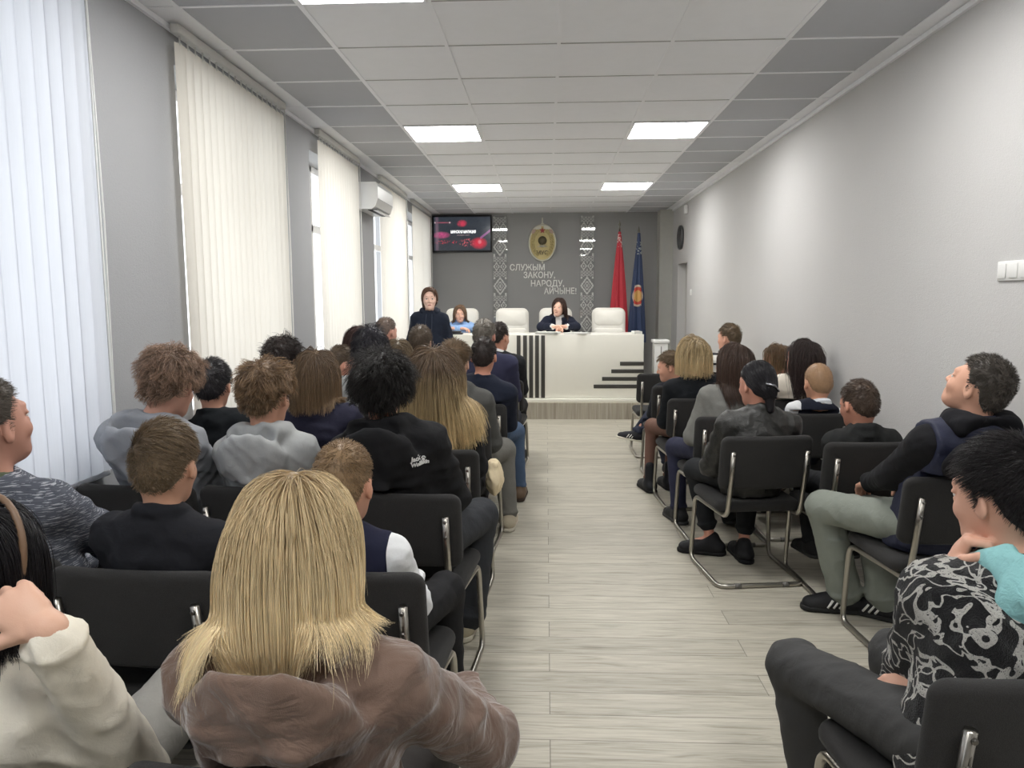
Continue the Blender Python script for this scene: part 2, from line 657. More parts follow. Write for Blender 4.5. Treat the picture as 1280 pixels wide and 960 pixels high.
        if hp.get('collide', True):
            d = sc.eval(Pn) - lay * (min(1, (i + 1) / 3))
            bad = d < 0
            if bad.any():
                Pn[bad] -= sc.grad(Pn[bad]) * d[bad][:, None]
        if hp.get('long'):
            Xn = loc(Pn)
            if not hp.get('bangs'):
                e = np.sqrt(((Xn - V3(0, .075, -.045)) / V3(.071, .075, .125)) ** 2 @ np.ones(3))
                bad = (e < 1) & (Xn[:, 1] > .0)
                Xn[bad, 0] += np.where(Xn[bad, 0] >= 0, 1, -1) * (1 - e[bad]) * .05
                Xn[bad, 1] -= (1 - e[bad]) * .03
                Pn[bad] = H + (Xn[bad] * hs) @ M.T
            for B in bodies:
                d = B.eval(Pn) - lay * .8 - .004
                bad = d < 0
                if bad.any():
                    Pn[bad] -= B.grad(Pn[bad]) * np.maximum(d[bad], -.03)[:, None]
        D2 = (Pn - P_); l2 = np.linalg.norm(D2, axis=1)[:, None]
        D = np.where(l2 > 1e-5, D2 / (l2 + 1e-9), D)
        P_ = Pn; dist_ += st[:, 0]
        PTS.append(P_.copy())
    PT = np.stack(PTS, 1)                       # n, steps+1, 3
    cl = hp.get('clump', .35)
    if cl > 0:
        ng = max(8, n // hp.get('per', 14))
        gi = rg.choice(n, ng, replace=False)
        near = np.argmin(((R[:, None] - R[gi][None]) ** 2).sum(-1), 1)
        w = (np.linspace(0, 1, steps + 1) ** 1.2 * cl)[None, :, None]
        PT = PT * (1 - w) + (PT[gi][near] + (R - R[gi][near])[:, None] * .25) * w
    wid = hp.get('wid', .0010) * rg.uniform(.7, 1.3, n)
    PT[:, 1:-1] = PT[:, 1:-1] * .5 + (PT[:, :-2] + PT[:, 2:]) * .25
    T = np.gradient(PT, axis=1); T /= np.linalg.norm(T, axis=-1, keepdims=True) + 1e-9
    ref = rg.normal(size=(n, 1, 3))
    A = np.cross(T, ref); A /= np.linalg.norm(A, axis=-1, keepdims=True) + 1e-9
    Bv = np.cross(T, A)
    tap = (1 - .75 * np.linspace(0, 1, steps + 1) ** 2)[None, :, None] * wid[:, None, None]
    ring = [PT + (A * math.cos(q) + Bv * math.sin(q)) * tap for q in (0, 2.094, 4.189)]
    SV = np.stack(ring, 2).reshape(-1, 3)
    m = steps + 1
    i0 = (np.arange(n)[:, None] * m + np.arange(steps)[None]).reshape(-1)
    SQ = np.concatenate([np.stack([i0 * 3 + k, i0 * 3 + (k + 1) % 3, (i0 + 1) * 3 + (k + 1) % 3, (i0 + 1) * 3 + k], -1) for k in range(3)])
    sl = np.concatenate([[0], np.cumsum(np.full(steps, 1.0 / steps))])
    if hp.get('tz') is not None:              # colour follows the height a strand has reached
        st_ = np.clip((p(0, 0, .1)[2] - PT[:, :, 2]) / hp['tz'], 0, 1)
    else:
        st_ = np.repeat(sl[None], n, 0)
    ST = np.repeat(st_.reshape(-1), 3)
    return np.concatenate([V, SV]), np.concatenate([Q, SQ + len(V)]), None, np.concatenate([tt, ST])


NP_ = [0]
EYE = [None]


def person(label, group=None, seat=None, stand=None, head=None, hy=0, hp_=0, hr=0, s=1.0, hs=None, w=1.0, top=None, vest=None,
           legs=None, shoes=None, hair=None, skin_=(208, 170, 148), pose=None, zbase=0.0, face=False, dist=None, collar=None, fat=1.0, hres=None):
    NP_[0] += 1; seed = NP_[0] * 13
    pose = pose or {}
    hs = hs or (.62 + .38 * s)
    x, y, yaw = seat or stand
    dist = dist or y
    M = frame(hy, hp_, hr)
    H = at(*head) if len(head) == 3 else np.asarray(head[1:], float)
    f = V3(math.sin(math.radians(yaw)), math.cos(math.radians(yaw)), 0)
    r = V3(f[1], -f[0], 0); z = V3(0, 0, 1)
    if seat:
        P = V3(x, y, zbase + .46 + .10 * s) - f * .075
    else:
        P = V3(x, y, zbase + .90 * s)
    P = P + r * pose.get('px', 0) + f * pose.get('py', 0)
    N = H - M[:, 2] * .105 * hs - M[:, 1] * .03 * hs - z * .036 * s - f * pose.get('crane', .012)
    N = N + z * pose.get('nz', 0.0) + r * pose.get('nx', 0.0)
    if 'N' in pose: N = np.asarray(pose['N'], float)
    t = nrm(N - P)
    tf = nrm(f - t * (f @ t))
    sr = nrm(r - t * (r @ t))
    tw = pose.get('twist', 0)
    if tw:
        q = math.radians(tw); sr, tf = sr * math.cos(q) - tf * math.sin(q), tf * math.cos(q) + sr * math.sin(q)
    f32, r32, b32 = f.astype(np.float32), r.astype(np.float32), V3(x, y, zbase).astype(np.float32)

    def contact(Pt, mg=0.0, legs_=False):
        Lp = Pt - b32
        yl = Lp @ f32; xl = Lp @ r32; zl = Lp[..., 2]
        a = np.where((yl > .262) | (legs_ & (zl < .392)), -1.0, .463 + mg - zl)
        yb = -.208 - .14 * (zl - .535) + .022 * np.minimum((xl / .2425) ** 2, 1.1)
        b = np.where((zl < .835) & (zl > .45), yb + mg - yl, -1.0)
        return np.maximum(a, b).astype(np.float32)

    def seated(S, mg=0.0, legs_=False):
        if seat: S.fn(lambda Pt: contact(Pt, mg, legs_), P - 2, P + 2, .004, 'i')
        return S
    base = empty('person', (x, y, zbase))
    bl = V3(x, y, zbase)
    tag(base, label, 'person', group)
    sw = .163 * s * w
    S = {sd: N - t * .082 * s + sr * sd * sw + tf * .004 + t * pose.get('shrug', 0) for sd in (-1, 1)}
    if 'Sr' in pose: S[1] = S[1] + np.asarray(pose['Sr'], float)
    if 'Sl' in pose: S[-1] = S[-1] + np.asarray(pose['Sl'], float)
    hipj = {sd: P + r * sd * .088 * s for sd in (-1, 1)}
    J = {}
    for sd, nm in ((-1, 'l'), (1, 'r')):
        if nm + 'h' in pose: W = np.asarray(pose[nm + 'h'], float)
        elif seat: W = P + f * .30 * s + r * sd * .115 * s + z * .10 * s
        else: W = P + r * sd * .205 * s * w + f * .04 - z * .02
        pole = pose.get(nm + 'pole', r * sd * .35 - f * .6 - z * .5)
        E = np.asarray(pose[nm + 'e'], float) if nm + 'e' in pose else ik(S[sd], W, .285 * s, .25 * s, pole)
        if nm + 'k' in pose: K = np.asarray(pose[nm + 'k'], float)
        elif seat: K = hipj[sd] + f * .40 * s + r * sd * .05 * s - z * (.02 + .03 * s)
        else: K = hipj[sd] - z * .42 * s + f * .01
        if nm + 'a' in pose: A = np.asarray(pose[nm + 'a'], float)
        elif seat: A = V3(K[0], K[1], zbase) - f * .10 + z * max(.085 * s, K[2] - zbase - .41 * s)
        else: A = V3(hipj[sd][0], hipj[sd][1], zbase + .085 * s)
        fd = np.asarray(pose.get(nm + 'f', f + r * sd * .2), float)
        hd = pose.get(nm + 'hd', nrm(W - E)); hn = pose.get(nm + 'hn', V3(0, 0, -1) - r * sd * .25)
        J[nm] = dict(S=S[sd], E=E, W=W, K=K, A=A, hip=hipj[sd], fd=fd, hd=hd, hn=hn, sd=sd)
    hpn = lambda X, Y_, Z: H + M @ (V3(X, Y_, Z) * hs)
    # ---- body
    B = SDF()
    B.cap(P + t * .06, N - t * .13, .118 * s, .125 * s * w, k=.05, sq=(tf, .66))
    for j in J.values():
        B.cap(N - t * .03, j['S'], .04 * s, .038 * s, k=.04)
        B.cap(j['S'], j['E'], .042 * s, .034 * s, k=.03)
        B.cap(j['E'], j['W'], .034 * s, .0235 * s, k=.02)
        B.cap(P, j['hip'], .09 * s, .08 * s, k=.04)
        B.cap(j['hip'], j['K'], .066 * s, .045 * s, k=.03)
        B.cap(j['K'], j['A'], .045 * s, .030 * s, k=.03)
        B.cap(j['A'], j['A'] + nrm(j['fd']) * .10 * s - z * .03 * s, .03 * s, .022 * s, k=.02)
    nk = .050 * (.5 * s + .5 * hs) * pose.get('nk', 1.0)
    B.cap(N - t * .03, hpn(0, -.022, -.045), nk, nk, k=.035)
    # head
    B.ell(hpn(0, -.012, .03), V3(.076, .096, .094) * hs, M, k=.02)
    B.ell(hpn(0, -.036, -.016), V3(.066, .066, .072) * hs, M, k=.03)
    B.ell(hpn(0, .028, -.028), V3(.062 * fat, .066, .082) * hs, M, k=.03)
    B.ell(hpn(0, .048, -.085), V3(.036 * fat, .036, .028) * hs, M, k=.035)
    B.ell(hpn(0, .066, -.094), V3(.022, .022, .018) * hs, M, k=.03)
    B.cap(hpn(-.03, .083, .028), hpn(.03, .083, .028), .012 * hs, k=.02)
    for sd in (-1, 1):
        B.ell(hpn(sd * .031, .098, .004), V3(.016, .014, .011) * hs, M, k=.012, op='s')
        B.ell(hpn(sd * .033, .068, -.03), V3(.022, .022, .022) * hs, M, k=.02)
    for sd in (-1, 1):
        B.cap(hpn(sd * .019, .0900, .0125), hpn(sd * .044, .0835, .0105), .0058 * hs, k=.006)
        B.cap(hpn(sd * .020, .0880, -.0065), hpn(sd * .043, .0825, -.0055), .0045 * hs, k=.006)
    B.cap(hpn(0, .094, .008), hpn(0, .1095, -.026), .0062 * hs, .0095 * hs, k=.012)
    B.cap(hpn(-.010, .100, -.030), hpn(.010, .100, -.030), .0070 * hs, k=.01)
    B.cap(hpn(-.017, .088, -.060), hpn(.017, .088, -.060), .0075 * hs, k=.008, sq=(M[:, 2], .8))
    B.cap(hpn(-.013, .087, -.071), hpn(.013, .087, -.071), .0075 * hs, k=.008)
    for sd in (-1, 1):
        R2 = M @ np.array([[1, -.35 * sd, 0], [.35 * sd, 1, .2], [0, -.2, 1]])
        R2 = R2 / np.linalg.norm(R2, axis=0)
        B.ell(hpn(sd * .080, -.006, -.008), V3(.0085, .019, .032) * hs, R2, k=.008)
        B.ell(hpn(sd * .088, .000, -.004), V3(.006, .010, .017) * hs, R2, k=.006, op='s')
    for nm, j in J.items():
        add_hand(B, j['W'], j['hd'], j['hn'], j['sd'], pose.get(nm + 'curl', .4), s * .98, thumb=pose.get(nm + 'thumb', .4))
    bh = hres or (.0045 if dist < 1.9 else .006 if dist < 4.2 else .0075)
    seated(B, .016, True)
    V, Q = B.mesh(bh)
    body = obj('body', npmesh('body', V - bl, Q, mats=[skin(skin_)]), base)
    gh = .006 if dist < 2.2 else .008 if dist < 4.2 else .011
    # ---- trousers
    lg = dict(col=(40, 42, 48), o=.014); lg.update(legs or {})
    T = SDF(); o = lg['o']
    T.ell(P + t * .01, V3(.158, .118, .10) * s * (.9 + .1 * w) + o * .5, np.stack([r, f, z], 1), k=.05)
    wd = lg.get('wide', 0)
    for j in J.values():
        T.cap(j['hip'], j['K'], .078 * s + o * .7, .056 * s + o, k=.045)
        A2 = j['A'] + nrm(j['K'] - j['A']) * lg.get('up', .02)
        T.cap(j['K'], A2, .054 * s + o, .038 * s + o + wd, k=.03)
        for q in (.0,):
            T.tor(A2, j['K'] - j['A'], .040 * s + o + wd * .8, .007, k=.012)
    seated(T, 0.0, True)
    V, Q = T.mesh(gh, noise=wrinkle(lg.get('wr', .004), .09 * s, seed, (1, 1, 1)))
    obj(lg.get('name', 'trousers'), npmesh('trousers', V - bl, Q, mats=[lg.get('mat') or cloth(lg['col'], rough=.85)]), base)
    if lg.get('skirt'):
        K2 = SDF()
        K2.ell(P + t * .02, V3(.19, .15, .12) * s, np.stack([r, f, z], 1), k=.05)
        for j in J.values(): K2.cap(j['hip'], j['hip'] * .25 + j['K'] * .75, .105 * s, .088 * s, k=.07)
        seated(K2)
        V, Q = K2.mesh(gh, noise=wrinkle(.004, .09, seed))
        obj('skirt', npmesh('skirt', V - bl, Q, mats=[cloth(lg['skirt'])]), base)
    # ---- shoes
    sh = dict(col=(38, 38, 40), sole=(60, 60, 60)); sh.update(shoes or {})
    for nm, j in J.items():
        A = j['A']; fd = nrm(j['fd'])
        flat = (A[2] - zbase) < .10 * max(s, .9) and abs(fd[2]) < .2
        if flat: fd = nrm(V3(fd[0], fd[1], 0))
        dn = -z if flat else nrm(np.asarray(pose.get(nm + 'dn', -z), float) - fd * (np.asarray(pose.get(nm + 'dn', -z), float) @ fd))
        g0 = V3(A[0], A[1], zbase + .002) if flat else A + dn * .08 * s
        U = SDF()
        U.cap(g0 - fd * .045 * s - dn * .044 * s, g0 + fd * .150 * s - dn * .030 * s, .046 * s, .042 * s, k=.03, sq=(dn, .85))
        U.cap(g0 + fd * .01 * s - dn * .066 * s, g0 + fd * .095 * s - dn * .044 * s, .040 * s, .034 * s, k=.035)
        U.cap(g0 - fd * .022 * s - dn * .05 * s, g0 - fd * .012 * s - dn * (.100 if not sh.get('boot') else .20) * s, .044 * s, .041 * s, k=.03)
        g32 = (g0 - dn * .012 * s)
        U.fn(lambda Pt, g32=g32, dn=dn: ((Pt - g32) @ dn.astype(np.float32)).astype(np.float32), g0 - 1, g0 + 1, .003, 'i')
        V, Q = U.mesh(min(gh, .007))
        so = obj('shoe', npmesh('shoe', V - bl, Q, mats=[cloth(sh['col'], rough=.6, var=.1)]), base)
        U = SDF()
        U.cap(g0 - fd * .048 * s - dn * .013 * s, g0 + fd * .155 * s - dn * .013 * s, .048 * s, .045 * s, k=.01, sq=(dn, .9))
        U.fn(lambda Pt, g0=g0, dn=dn: ((Pt - g0) @ dn.astype(np.float32)).astype(np.float32), g0 - 1, g0 + 1, .003, 'i')
        g1 = g0 - dn * (.024 * s)
        U.fn(lambda Pt, g1=g1, dn=dn: -((Pt - g1) @ dn.astype(np.float32)).astype(np.float32), g0 - 1, g0 + 1, .003, 'i')
        V, Q = U.mesh(.006)
        obj('sole', npmesh('sole', V - bl, Q, mats=[cloth(sh['sole'], rough=.7, var=.1)]), so)
        if sh.get('stripes'):
            mb = MB(); sdv = np.cross(fd, dn); 
            for q in (-1, 1):
                for i in range(3):
                    a0 = g0 + fd * (.035 + .026 * i) * s - dn * .028 * s + sdv * q * .0462 * s
                    a1 = g0 + fd * (.012 + .026 * i) * s - dn * .064 * s + sdv * q * .0430 * s
                    mb.tube([a0 - bl, (a0 + a1) / 2 - bl + sdv * q * .003, a1 - bl], .0055 * s, n=6)
            mb.build('stripe', cloth((225, 225, 220), var=.05), so)
    # ---- upper garments
    def torso(G, o, sleeve='long', arms_o=None, mg=0.0):
        ao = o if arms_o is None else arms_o
        G.cap(P - t * .035 * s, N - t * .16 * s, .150 * s * pose.get('belly', 1.0) + o, .142 * s * w + o, k=.05, sq=(tf, .72))
        G.cap(N - t * .15 * s - sr * .06 * s, N - t * .15 * s + sr * .06 * s, .095 * s * w + o, k=.05, sq=(tf, .95))
        for j in J.values():
            G.cap(N - t * .022 * s, j['S'] - t * .004 * s, max(.050 * s, nk + .002) + o * .7, .042 * s + o, k=.045)
            if sleeve:
                d = nrm(j['E'] - j['S'])
                if sleeve == 'short':
                    G.cap(j['S'], j['S'] + (j['E'] - j['S']) * .62, .053 * s + ao, .050 * s + ao * 1.3, k=.035)
                else:
                    G.cap(j['S'], j['E'], .048 * s + ao, .040 * s + ao, k=.035)
                    Wc = j['E'] + (j['W'] - j['E']) * (pose.get('cuff', .93) if sleeve == 'long' else .5)
                    G.cap(j['E'], Wc, .040 * s + ao, .029 * s + ao * .75, k=.025)
                    G.tor(Wc, j['W'] - j['E'], .029 * s + ao * .6, .007, k=.01)
            else:
                G.cap(j['S'], j['S'] + (j['E'] - j['S']) * .10, .049 * s + o * .8, .049 * s + o * .8, k=.03)
        # neck opening
        ax_ = nrm(hpn(0, -.022, -.045) - N)
        G.cap(N + ax_ * .006 * s, N + ax_ * .22, nk + .004, nk + .020, k=.012, op='s')
        seated(G, mg)
        return G

    def hood(G, big=1.0):
        b = big; hang = tp.get('hang', 118)
        pts = []
        for i in range(9):
            a = math.radians(hang * (-1 + i / 4))
            rad = (.080 + .010 * abs(math.cos(a))) * s * (.8 + .2 * b)
            pts.append(N - tf * math.cos(a) * rad + sr * math.sin(a) * rad + t * (tp.get('hup', .030) - .060 * (1 - math.cos(a)) * .5) * s)
        for a_, b_ in zip(pts[:-1], pts[1:]):
            G.cap(a_, b_, .034 * s * b, k=.03)
        RR = np.stack([sr, nrm(tf + t * .25), nrm(t - tf * .25)], 1)
        G.ell(N - tf * .100 * s * b - t * .065 * s * b, V3(.128, .048, .115) * s * b, RR, k=.045)
        G.cap(N - tf * .128 * s - t * .05 * s + sr * .07 * s * b, N - tf * .136 * s * b - t * .155 * s * b, .026 * s * b, .020 * s, k=.03)
        G.cap(N - tf * .128 * s - t * .05 * s - sr * .07 * s * b, N - tf * .136 * s * b - t * .155 * s * b, .026 * s * b, .020 * s, k=.03)
        G.ell(N - tf * .082 * s * b + t * .035 * s, V3(.078, .032, .085) * s * b, RR, k=.03, op='s')
        return G
    tp = dict(col=(60, 60, 64), o=.016, sleeve='long', wr=.006, wl=.085, name='top'); tp.update(top or {})
    G = SDF()
    if tp.get('hood') is True: hood(G, tp.get('big', 1.0))
    torso(G, tp['o'], tp['sleeve'], tp.get('ao'), .008 if vest else 0.0)
    ax_ = nrm(hpn(0, -.022, -.045) - N)
    if tp.get('stand'):
        G.tor(N + ax_ * .012 * s, ax_, nk + .011, .012, k=.016)
        G.tor(N + ax_ * .026 * s, ax_, nk + .008, .009, k=.02)
    elif tp.get('rib', True):
        G.tor(N + ax_ * .012 * s, ax_, nk + .010, .009, k=.014)
    for e in tp.get('extra', ()): G.cap(*e[0], **e[1])
    V, Q = G.mesh(gh, noise=wrinkle(tp['wr'], tp['wl'] * s, seed + 1, tp.get('st', (1, 1, 1.6))))
    topo = obj(tp['name'], npmesh(tp['name'], V - bl, Q, mats=[tp.get('mat') or cloth(tp['col'])]), base)
    if tp.get('hood') and tp['hood'] is not True:
        Gh = hood(SDF(), tp.get('big', 1.0)); seated(Gh)
        V, Q = Gh.mesh(gh, noise=wrinkle(.006, .07, seed + 2))
        obj('hood', npmesh('hood', V - bl, Q, mats=[tp.get('hmat') or cloth(tp['hood'])]), base)
    coll = [G]
    if vest:
        vs = dict(o=.030, name='vest', wr=.005); vs.update(vest)
        G2 = torso(SDF(), vs['o'], None)
        lim = sw + vs.get('arm', .010) * s
        G2.fn(lambda Pt: (np.abs((Pt - N.astype(np.float32)) @ sr.astype(np.float32)) - lim).astype(np.float32), P - 2, P + 2, .004, 'i')
        if vs.get('puffer'):
            pf = lambda Pt: (-.006 * np.abs(np.sin((Pt @ t) * 2 * PI / .15))).astype(np.float32) + wrinkle(.004, .07, seed)(Pt)
        else: pf = wrinkle(vs['wr'], .09, seed + 3)
        V, Q = G2.mesh(gh, noise=pf)
        vo = obj(vs['name'], npmesh('vest', V - bl, Q, mats=[vs.get('mat') or cloth(vs['col'])]), base)
        coll.append(G2)
    if collar:
        c = SDF(); ax = nrm(hpn(0, -.01, -.05) - N)
        c.tor(N + ax * .012 * s, ax, nk + .013, .009, k=.01)
        c.tor(N + ax * .026 * s, ax, nk + .010, .007, k=.012)
        V, Q = c.mesh(.006)
        obj('collar', npmesh('collar', V - bl, Q, mats=[cloth(collar, var=.06)]), base)
    # ---- face details
    for sd in (-1, 1):
        mb = MB(); Mt = Matrix([list(M[i]) + [(hpn(sd * .0315, .0815, .003) - bl)[i]] for i in range(3)] + [[0, 0, 0, 1]])
        rad = .0115 * hs
        mb.lathe([(max(.0004, rad * math.sin(a)), -rad * math.cos(a)) for a in np.linspace(.02, PI - .6, 9)], 12, 0, Mt @ Matrix.Rotation(-PI / 2, 4, 'X'))
        mb.lathe([(max(.0003, rad * 1.01 * math.sin(a)), -rad * 1.01 * math.cos(a)) for a in np.linspace(PI - .6, PI - .01, 5)], 12, 1, Mt @ Matrix.Rotation(-PI / 2, 4, 'X'))
        mb.build('eye', [plain('eye white', (225, 220, 215), .3), plain('iris', (40, 30, 26), .25)], base)
        if face:
            br = MB()
            br.tube([hpn(sd * .016, .094, .027) - bl, hpn(sd * .03, .093, .032) - bl, hpn(sd * .047, .080, .026) - bl], .0032 * hs, n=6, rad=[.0026 * hs, .0034 * hs, .0016 * hs])
            br.build('eyebrow', hairmat(hair.get('root', (70, 55, 45))), base)
    if face:
        mb = MB()
        mb.tube([hpn(-.023, .0885, -.0655) - bl, hpn(-.009, .0955, -.0635) - bl, hpn(0, .0965, -.064) - bl, hpn(.009, .0955, -.0635) - bl, hpn(.023, .0885, -.0655) - bl], .004 * hs, n=8, rad=[.0015 * hs, .0062 * hs, .0066 * hs, .0062 * hs, .0015 * hs])
        mb.build('lips', plain('lips', (170, 95, 90), .4), base)
    # ---- hair
    if hair:
        h = dict(hair)
        V, Q, _, tt = build_hair(H, M, hs, h, coll, seed + 5, dist)
        obj('hair', npmesh('hair', V - bl, Q, mats=[hairmat(h.get('root', (60, 48, 40)), h.get('tip'), h.get('split', .55), h.get('var', .45), h.get('rgh', .42))], attr=tt), base)
    return dict(base=base, bl=bl, H=H, M=M, hs=hs, N=N, P=P, t=t, tf=tf, sr=sr, J=J, body=body, top=topo, hpn=hpn, G=G, s=s, seat=seat, seated=seated)
# ------------------------------------------------------------------ setting
CEIL = 2.877
XL, XR, YB, YF = -1.862, 1.957, 12.0, -2.6
GX = [-1.133, -.533, .067, .667, 1.267]      # ceiling grid lines of the bright field
GY0 = 4.126                                   # one cross line of the grid, tiles of 0.6


def wallpaper(name, rgb, strength=.35):
    t = NT(name); c = srgb(*rgb); co = t.coord('Object')
    nz = t.noise(co, 3, 3)
    lo = tuple(x * .96 for x in c[:3]) + (1,)
    b = t.math('ADD', t.noise(co, 170, 3, .7), t.math('MULTIPLY', t.noise(co, 60, 2), .5))
    t.bsdf(t.mix(nz, lo, c), .75, bump=b, bstr=strength, bdist=.006, spec=.3)
    return t.m


def floor_mat():
    t = NT('laminate')
    tc = t.n('ShaderNodeTexCoord'); sp = t.n('ShaderNodeSeparateXYZ'); t.l(tc.outputs['Object'], sp.inputs[0])
    W, Lg = .158, 1.692
    row = t.math('FLOOR', t.math('DIVIDE', t.math('SUBTRACT', sp.outputs[1], .052), W))
    off = t.math('MULTIPLY', t.math('MODULO', t.math('ADD', row, 40), 2), .846)
    u = t.math('DIVIDE', t.math('SUBTRACT', t.math('SUBTRACT', sp.outputs[0], .013), off), Lg)
    colm = t.math('FLOOR', u)
    fx = t.math('MULTIPLY', t.math('SUBTRACT', u, colm), Lg)
    fy = t.math('SUBTRACT', t.math('SUBTRACT', sp.outputs[1], .052), t.math('MULTIPLY', row, W))
    gap = t.math('MAXIMUM', t.math('LESS_THAN', fx, .0035), t.math('LESS_THAN', fy, .0035))
    cb = t.n('ShaderNodeCombineXYZ'); t.l(row, cb.inputs[0]); t.l(colm, cb.inputs[1])
    wn = t.n('ShaderNodeTexWhiteNoise', noise_dimensions='3D'); t.l(cb.outputs[0], wn.inputs[0])
    vec = t.n('ShaderNodeVectorMath', operation='ADD')
    mp = t.n('ShaderNodeMapping'); mp.inputs['Scale'].default_value = (1.3, 17, 1); t.l(tc.outputs['Object'], mp.inputs[0])
    sc = t.n('ShaderNodeVectorMath', operation='SCALE'); sc.inputs['Scale'].default_value = 23.0; t.l(wn.outputs['Color'], sc.inputs[0])
    t.l(mp.outputs[0], vec.inputs[0]); t.l(sc.outputs[0], vec.inputs[1])
    g1 = t.noise(vec.outputs[0], 2.2, 6, .62, 1.1)
    mp2 = t.n('ShaderNodeMapping'); mp2.inputs['Scale'].default_value = (2.5, 60, 1); t.l(tc.outputs['Object'], mp2.inputs[0])
    v2 = t.n('ShaderNodeVectorMath', operation='ADD'); t.l(mp2.outputs[0], v2.inputs[0]); t.l(sc.outputs[0], v2.inputs[1])
    g2 = t.noise(v2.outputs[0], 2.5, 3, .6, .4)
    base = t.ramp(g1, [(.25, srgb(140, 134, 120)), (.45, srgb(176, 171, 157)), (.62, srgb(190, 185, 171)), (.85, srgb(202, 197, 184))])
    base = t.mix(t.math('MULTIPLY', t.math('SUBTRACT', .55, g2, True), 1.1, True), base, srgb(122, 116, 102))
    tone = t.math('ADD', t.math('MULTIPLY', wn.outputs['Value'], .16), .90)
    tn = t.n('ShaderNodeCombineColor'); [t.l(tone, tn.inputs[i]) for i in range(3)]
    base = t.mix(1.0, base, tn.outputs[0], 'MULTIPLY')
    base = t.mix(t.math('MULTIPLY', gap, .62), base, srgb(70, 66, 60))
    hgt = t.math('SUBTRACT', t.math('MULTIPLY', g2, .25), gap)
    t.bsdf(base, .42, bump=hgt, bstr=.25, bdist=.002, spec=.35)
    return t.m


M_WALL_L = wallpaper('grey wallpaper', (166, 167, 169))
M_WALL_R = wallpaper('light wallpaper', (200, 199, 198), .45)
M_WALL_B = wallpaper('dark grey wallpaper', (158, 158, 157), .12)
M_COL = plain('grey paint', (178, 178, 172), .6)
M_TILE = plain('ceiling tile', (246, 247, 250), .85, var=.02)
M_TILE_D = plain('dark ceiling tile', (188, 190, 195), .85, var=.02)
M_GRID = plain('grid white', (246, 247, 250), .5, var=.02)
M_WHITE = plain('white plastic', (228, 228, 226), .35, var=.02)
M_FRAMEW = plain('window frame white', (232, 232, 234), .3, var=.02)


def struct(name, mb, mats):
    return tag(mb.build(name, mats), kind='structure')


mb = MB(); mb.box((XL - .4, YF - .1, -.08), (XR + .4, YB + .1, 0)); struct('floor', mb, floor_mat())
# ceiling: bright field, darker side strips, light edge strips
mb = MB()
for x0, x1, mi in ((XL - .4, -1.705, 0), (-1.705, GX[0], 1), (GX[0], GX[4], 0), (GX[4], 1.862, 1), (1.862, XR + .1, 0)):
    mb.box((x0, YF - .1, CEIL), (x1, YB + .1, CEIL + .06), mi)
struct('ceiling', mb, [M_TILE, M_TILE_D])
mb = MB()
for x in GX + [-1.705, 1.862]:
    wd = .010 if GX[0] < x < GX[4] else .013
    mb.box((x - wd, YF, CEIL - .004), (x + wd, YB, CEIL + .001), 0)
k0 = math.ceil((YF - GY0) / .6)
for k in range(k0, 14):
    y = GY0 + .6 * k
    if y > YB: break
    mb.box((GX[0] + .013, y - .004, CEIL - .003), (GX[4] - .013, y + .004, CEIL + .001), 1)
    for a, b in ((XL, GX[0] - .013), (GX[4] + .013, XR)):
        mb.box((a, y - .010, CEIL - .0035), (b, y + .010, CEIL + .001), 0)
struct('trim_1', mb, [M_GRID, plain('grid groove', (176, 176, 174), .6)])
# cornice edges along the walls
mb = MB(); mb.box((XL, YF, CEIL - .03), (XL + .02, YB, CEIL - .0045)); mb.box((XR - .02, YF, CEIL - .03), (XR, YB, CEIL - .0045))
struct('trim_2', mb, M_GRID)

# left wall with its window openings
WZ0, WZ1 = .83, 2.70
WIN = [(-2.75, -1.35), (-.62, .84), (1.55, 2.94), (3.78, 5.17), (5.90, 7.24), (8.06, 9.62), (10.02, 11.62)]
mb = MB()
ys = [YF] + [v for w_ in WIN[1:] for v in w_] + [YB]
for a, b in zip(ys[0::2], ys[1::2]): mb.box((XL - .34, a, 0), (XL, b, CEIL))
for a, b in WIN[1:]:
    mb.box((XL - .34, a, 0), (XL, b, WZ0)); mb.box((XL - .34, a, WZ1), (XL, b, CEIL))
struct('wall_left', mb, M_WALL_L)
mb = MB(); DY0, DY1, DZ = 10.49, 11.22, 2.02
mb.box((XR, YF, 0), (XR + .3, DY0, CEIL)); mb.box((XR, DY1, 0), (XR + .3, YB, CEIL)); mb.box((XR, DY0, DZ), (XR + .3, DY1, CEIL))
struct('wall_right', mb, M_WALL_R)
mb = MB(); mb.box((XL - .34, YB, 0), (XR + .3, YB + .2, CEIL)); struct('wall_back', mb, M_WALL_B)
mb = MB(); mb.box((XL - .34, YF - .2, 0), (XR + .3, YF, CEIL)); struct('wall_front', mb, M_WALL_R)
mb = MB(); mb.box((1.755, 11.70, 0), (XR, YB, CEIL)); struct('trim_3', mb, M_COL)
# door leaf deep in its opening
mb = MB(); mb.box((XR + .20, DY0, 0), (XR + .24, DY1, DZ), 0)
mb.box((XR + .12, DY0, 0), (XR + .20, DY0 + .05, DZ), 0); mb.box((XR + .12, DY1 - .05, 0), (XR + .20, DY1, DZ), 0); mb.box((XR + .12, DY0, DZ - .05), (XR + .20, DY1, DZ), 0)
dr = struct('door_1', mb, plain('door grey', (186, 184, 178), .5))
mb = MB(); mb.tube([(XR + .2, DY0 + .1, 1.0), (XR + .15, DY0 + .1, 1.0), (XR + .15, DY0 + .21, 1.0)], .009, .02); mb.build('door_handle', plain('steel', (170, 170, 168), .3, 1.0), dr)
# skirting
mb = MB(); mb.box((XR - .014, YF, 0), (XR, DY0, .07)); struct('baseboard_right', mb, M_GRID)
mb = MB(); mb.box((XL, YF, 0), (XL + .014, 9.3, .07)); struct('baseboard_left', mb, M_GRID)

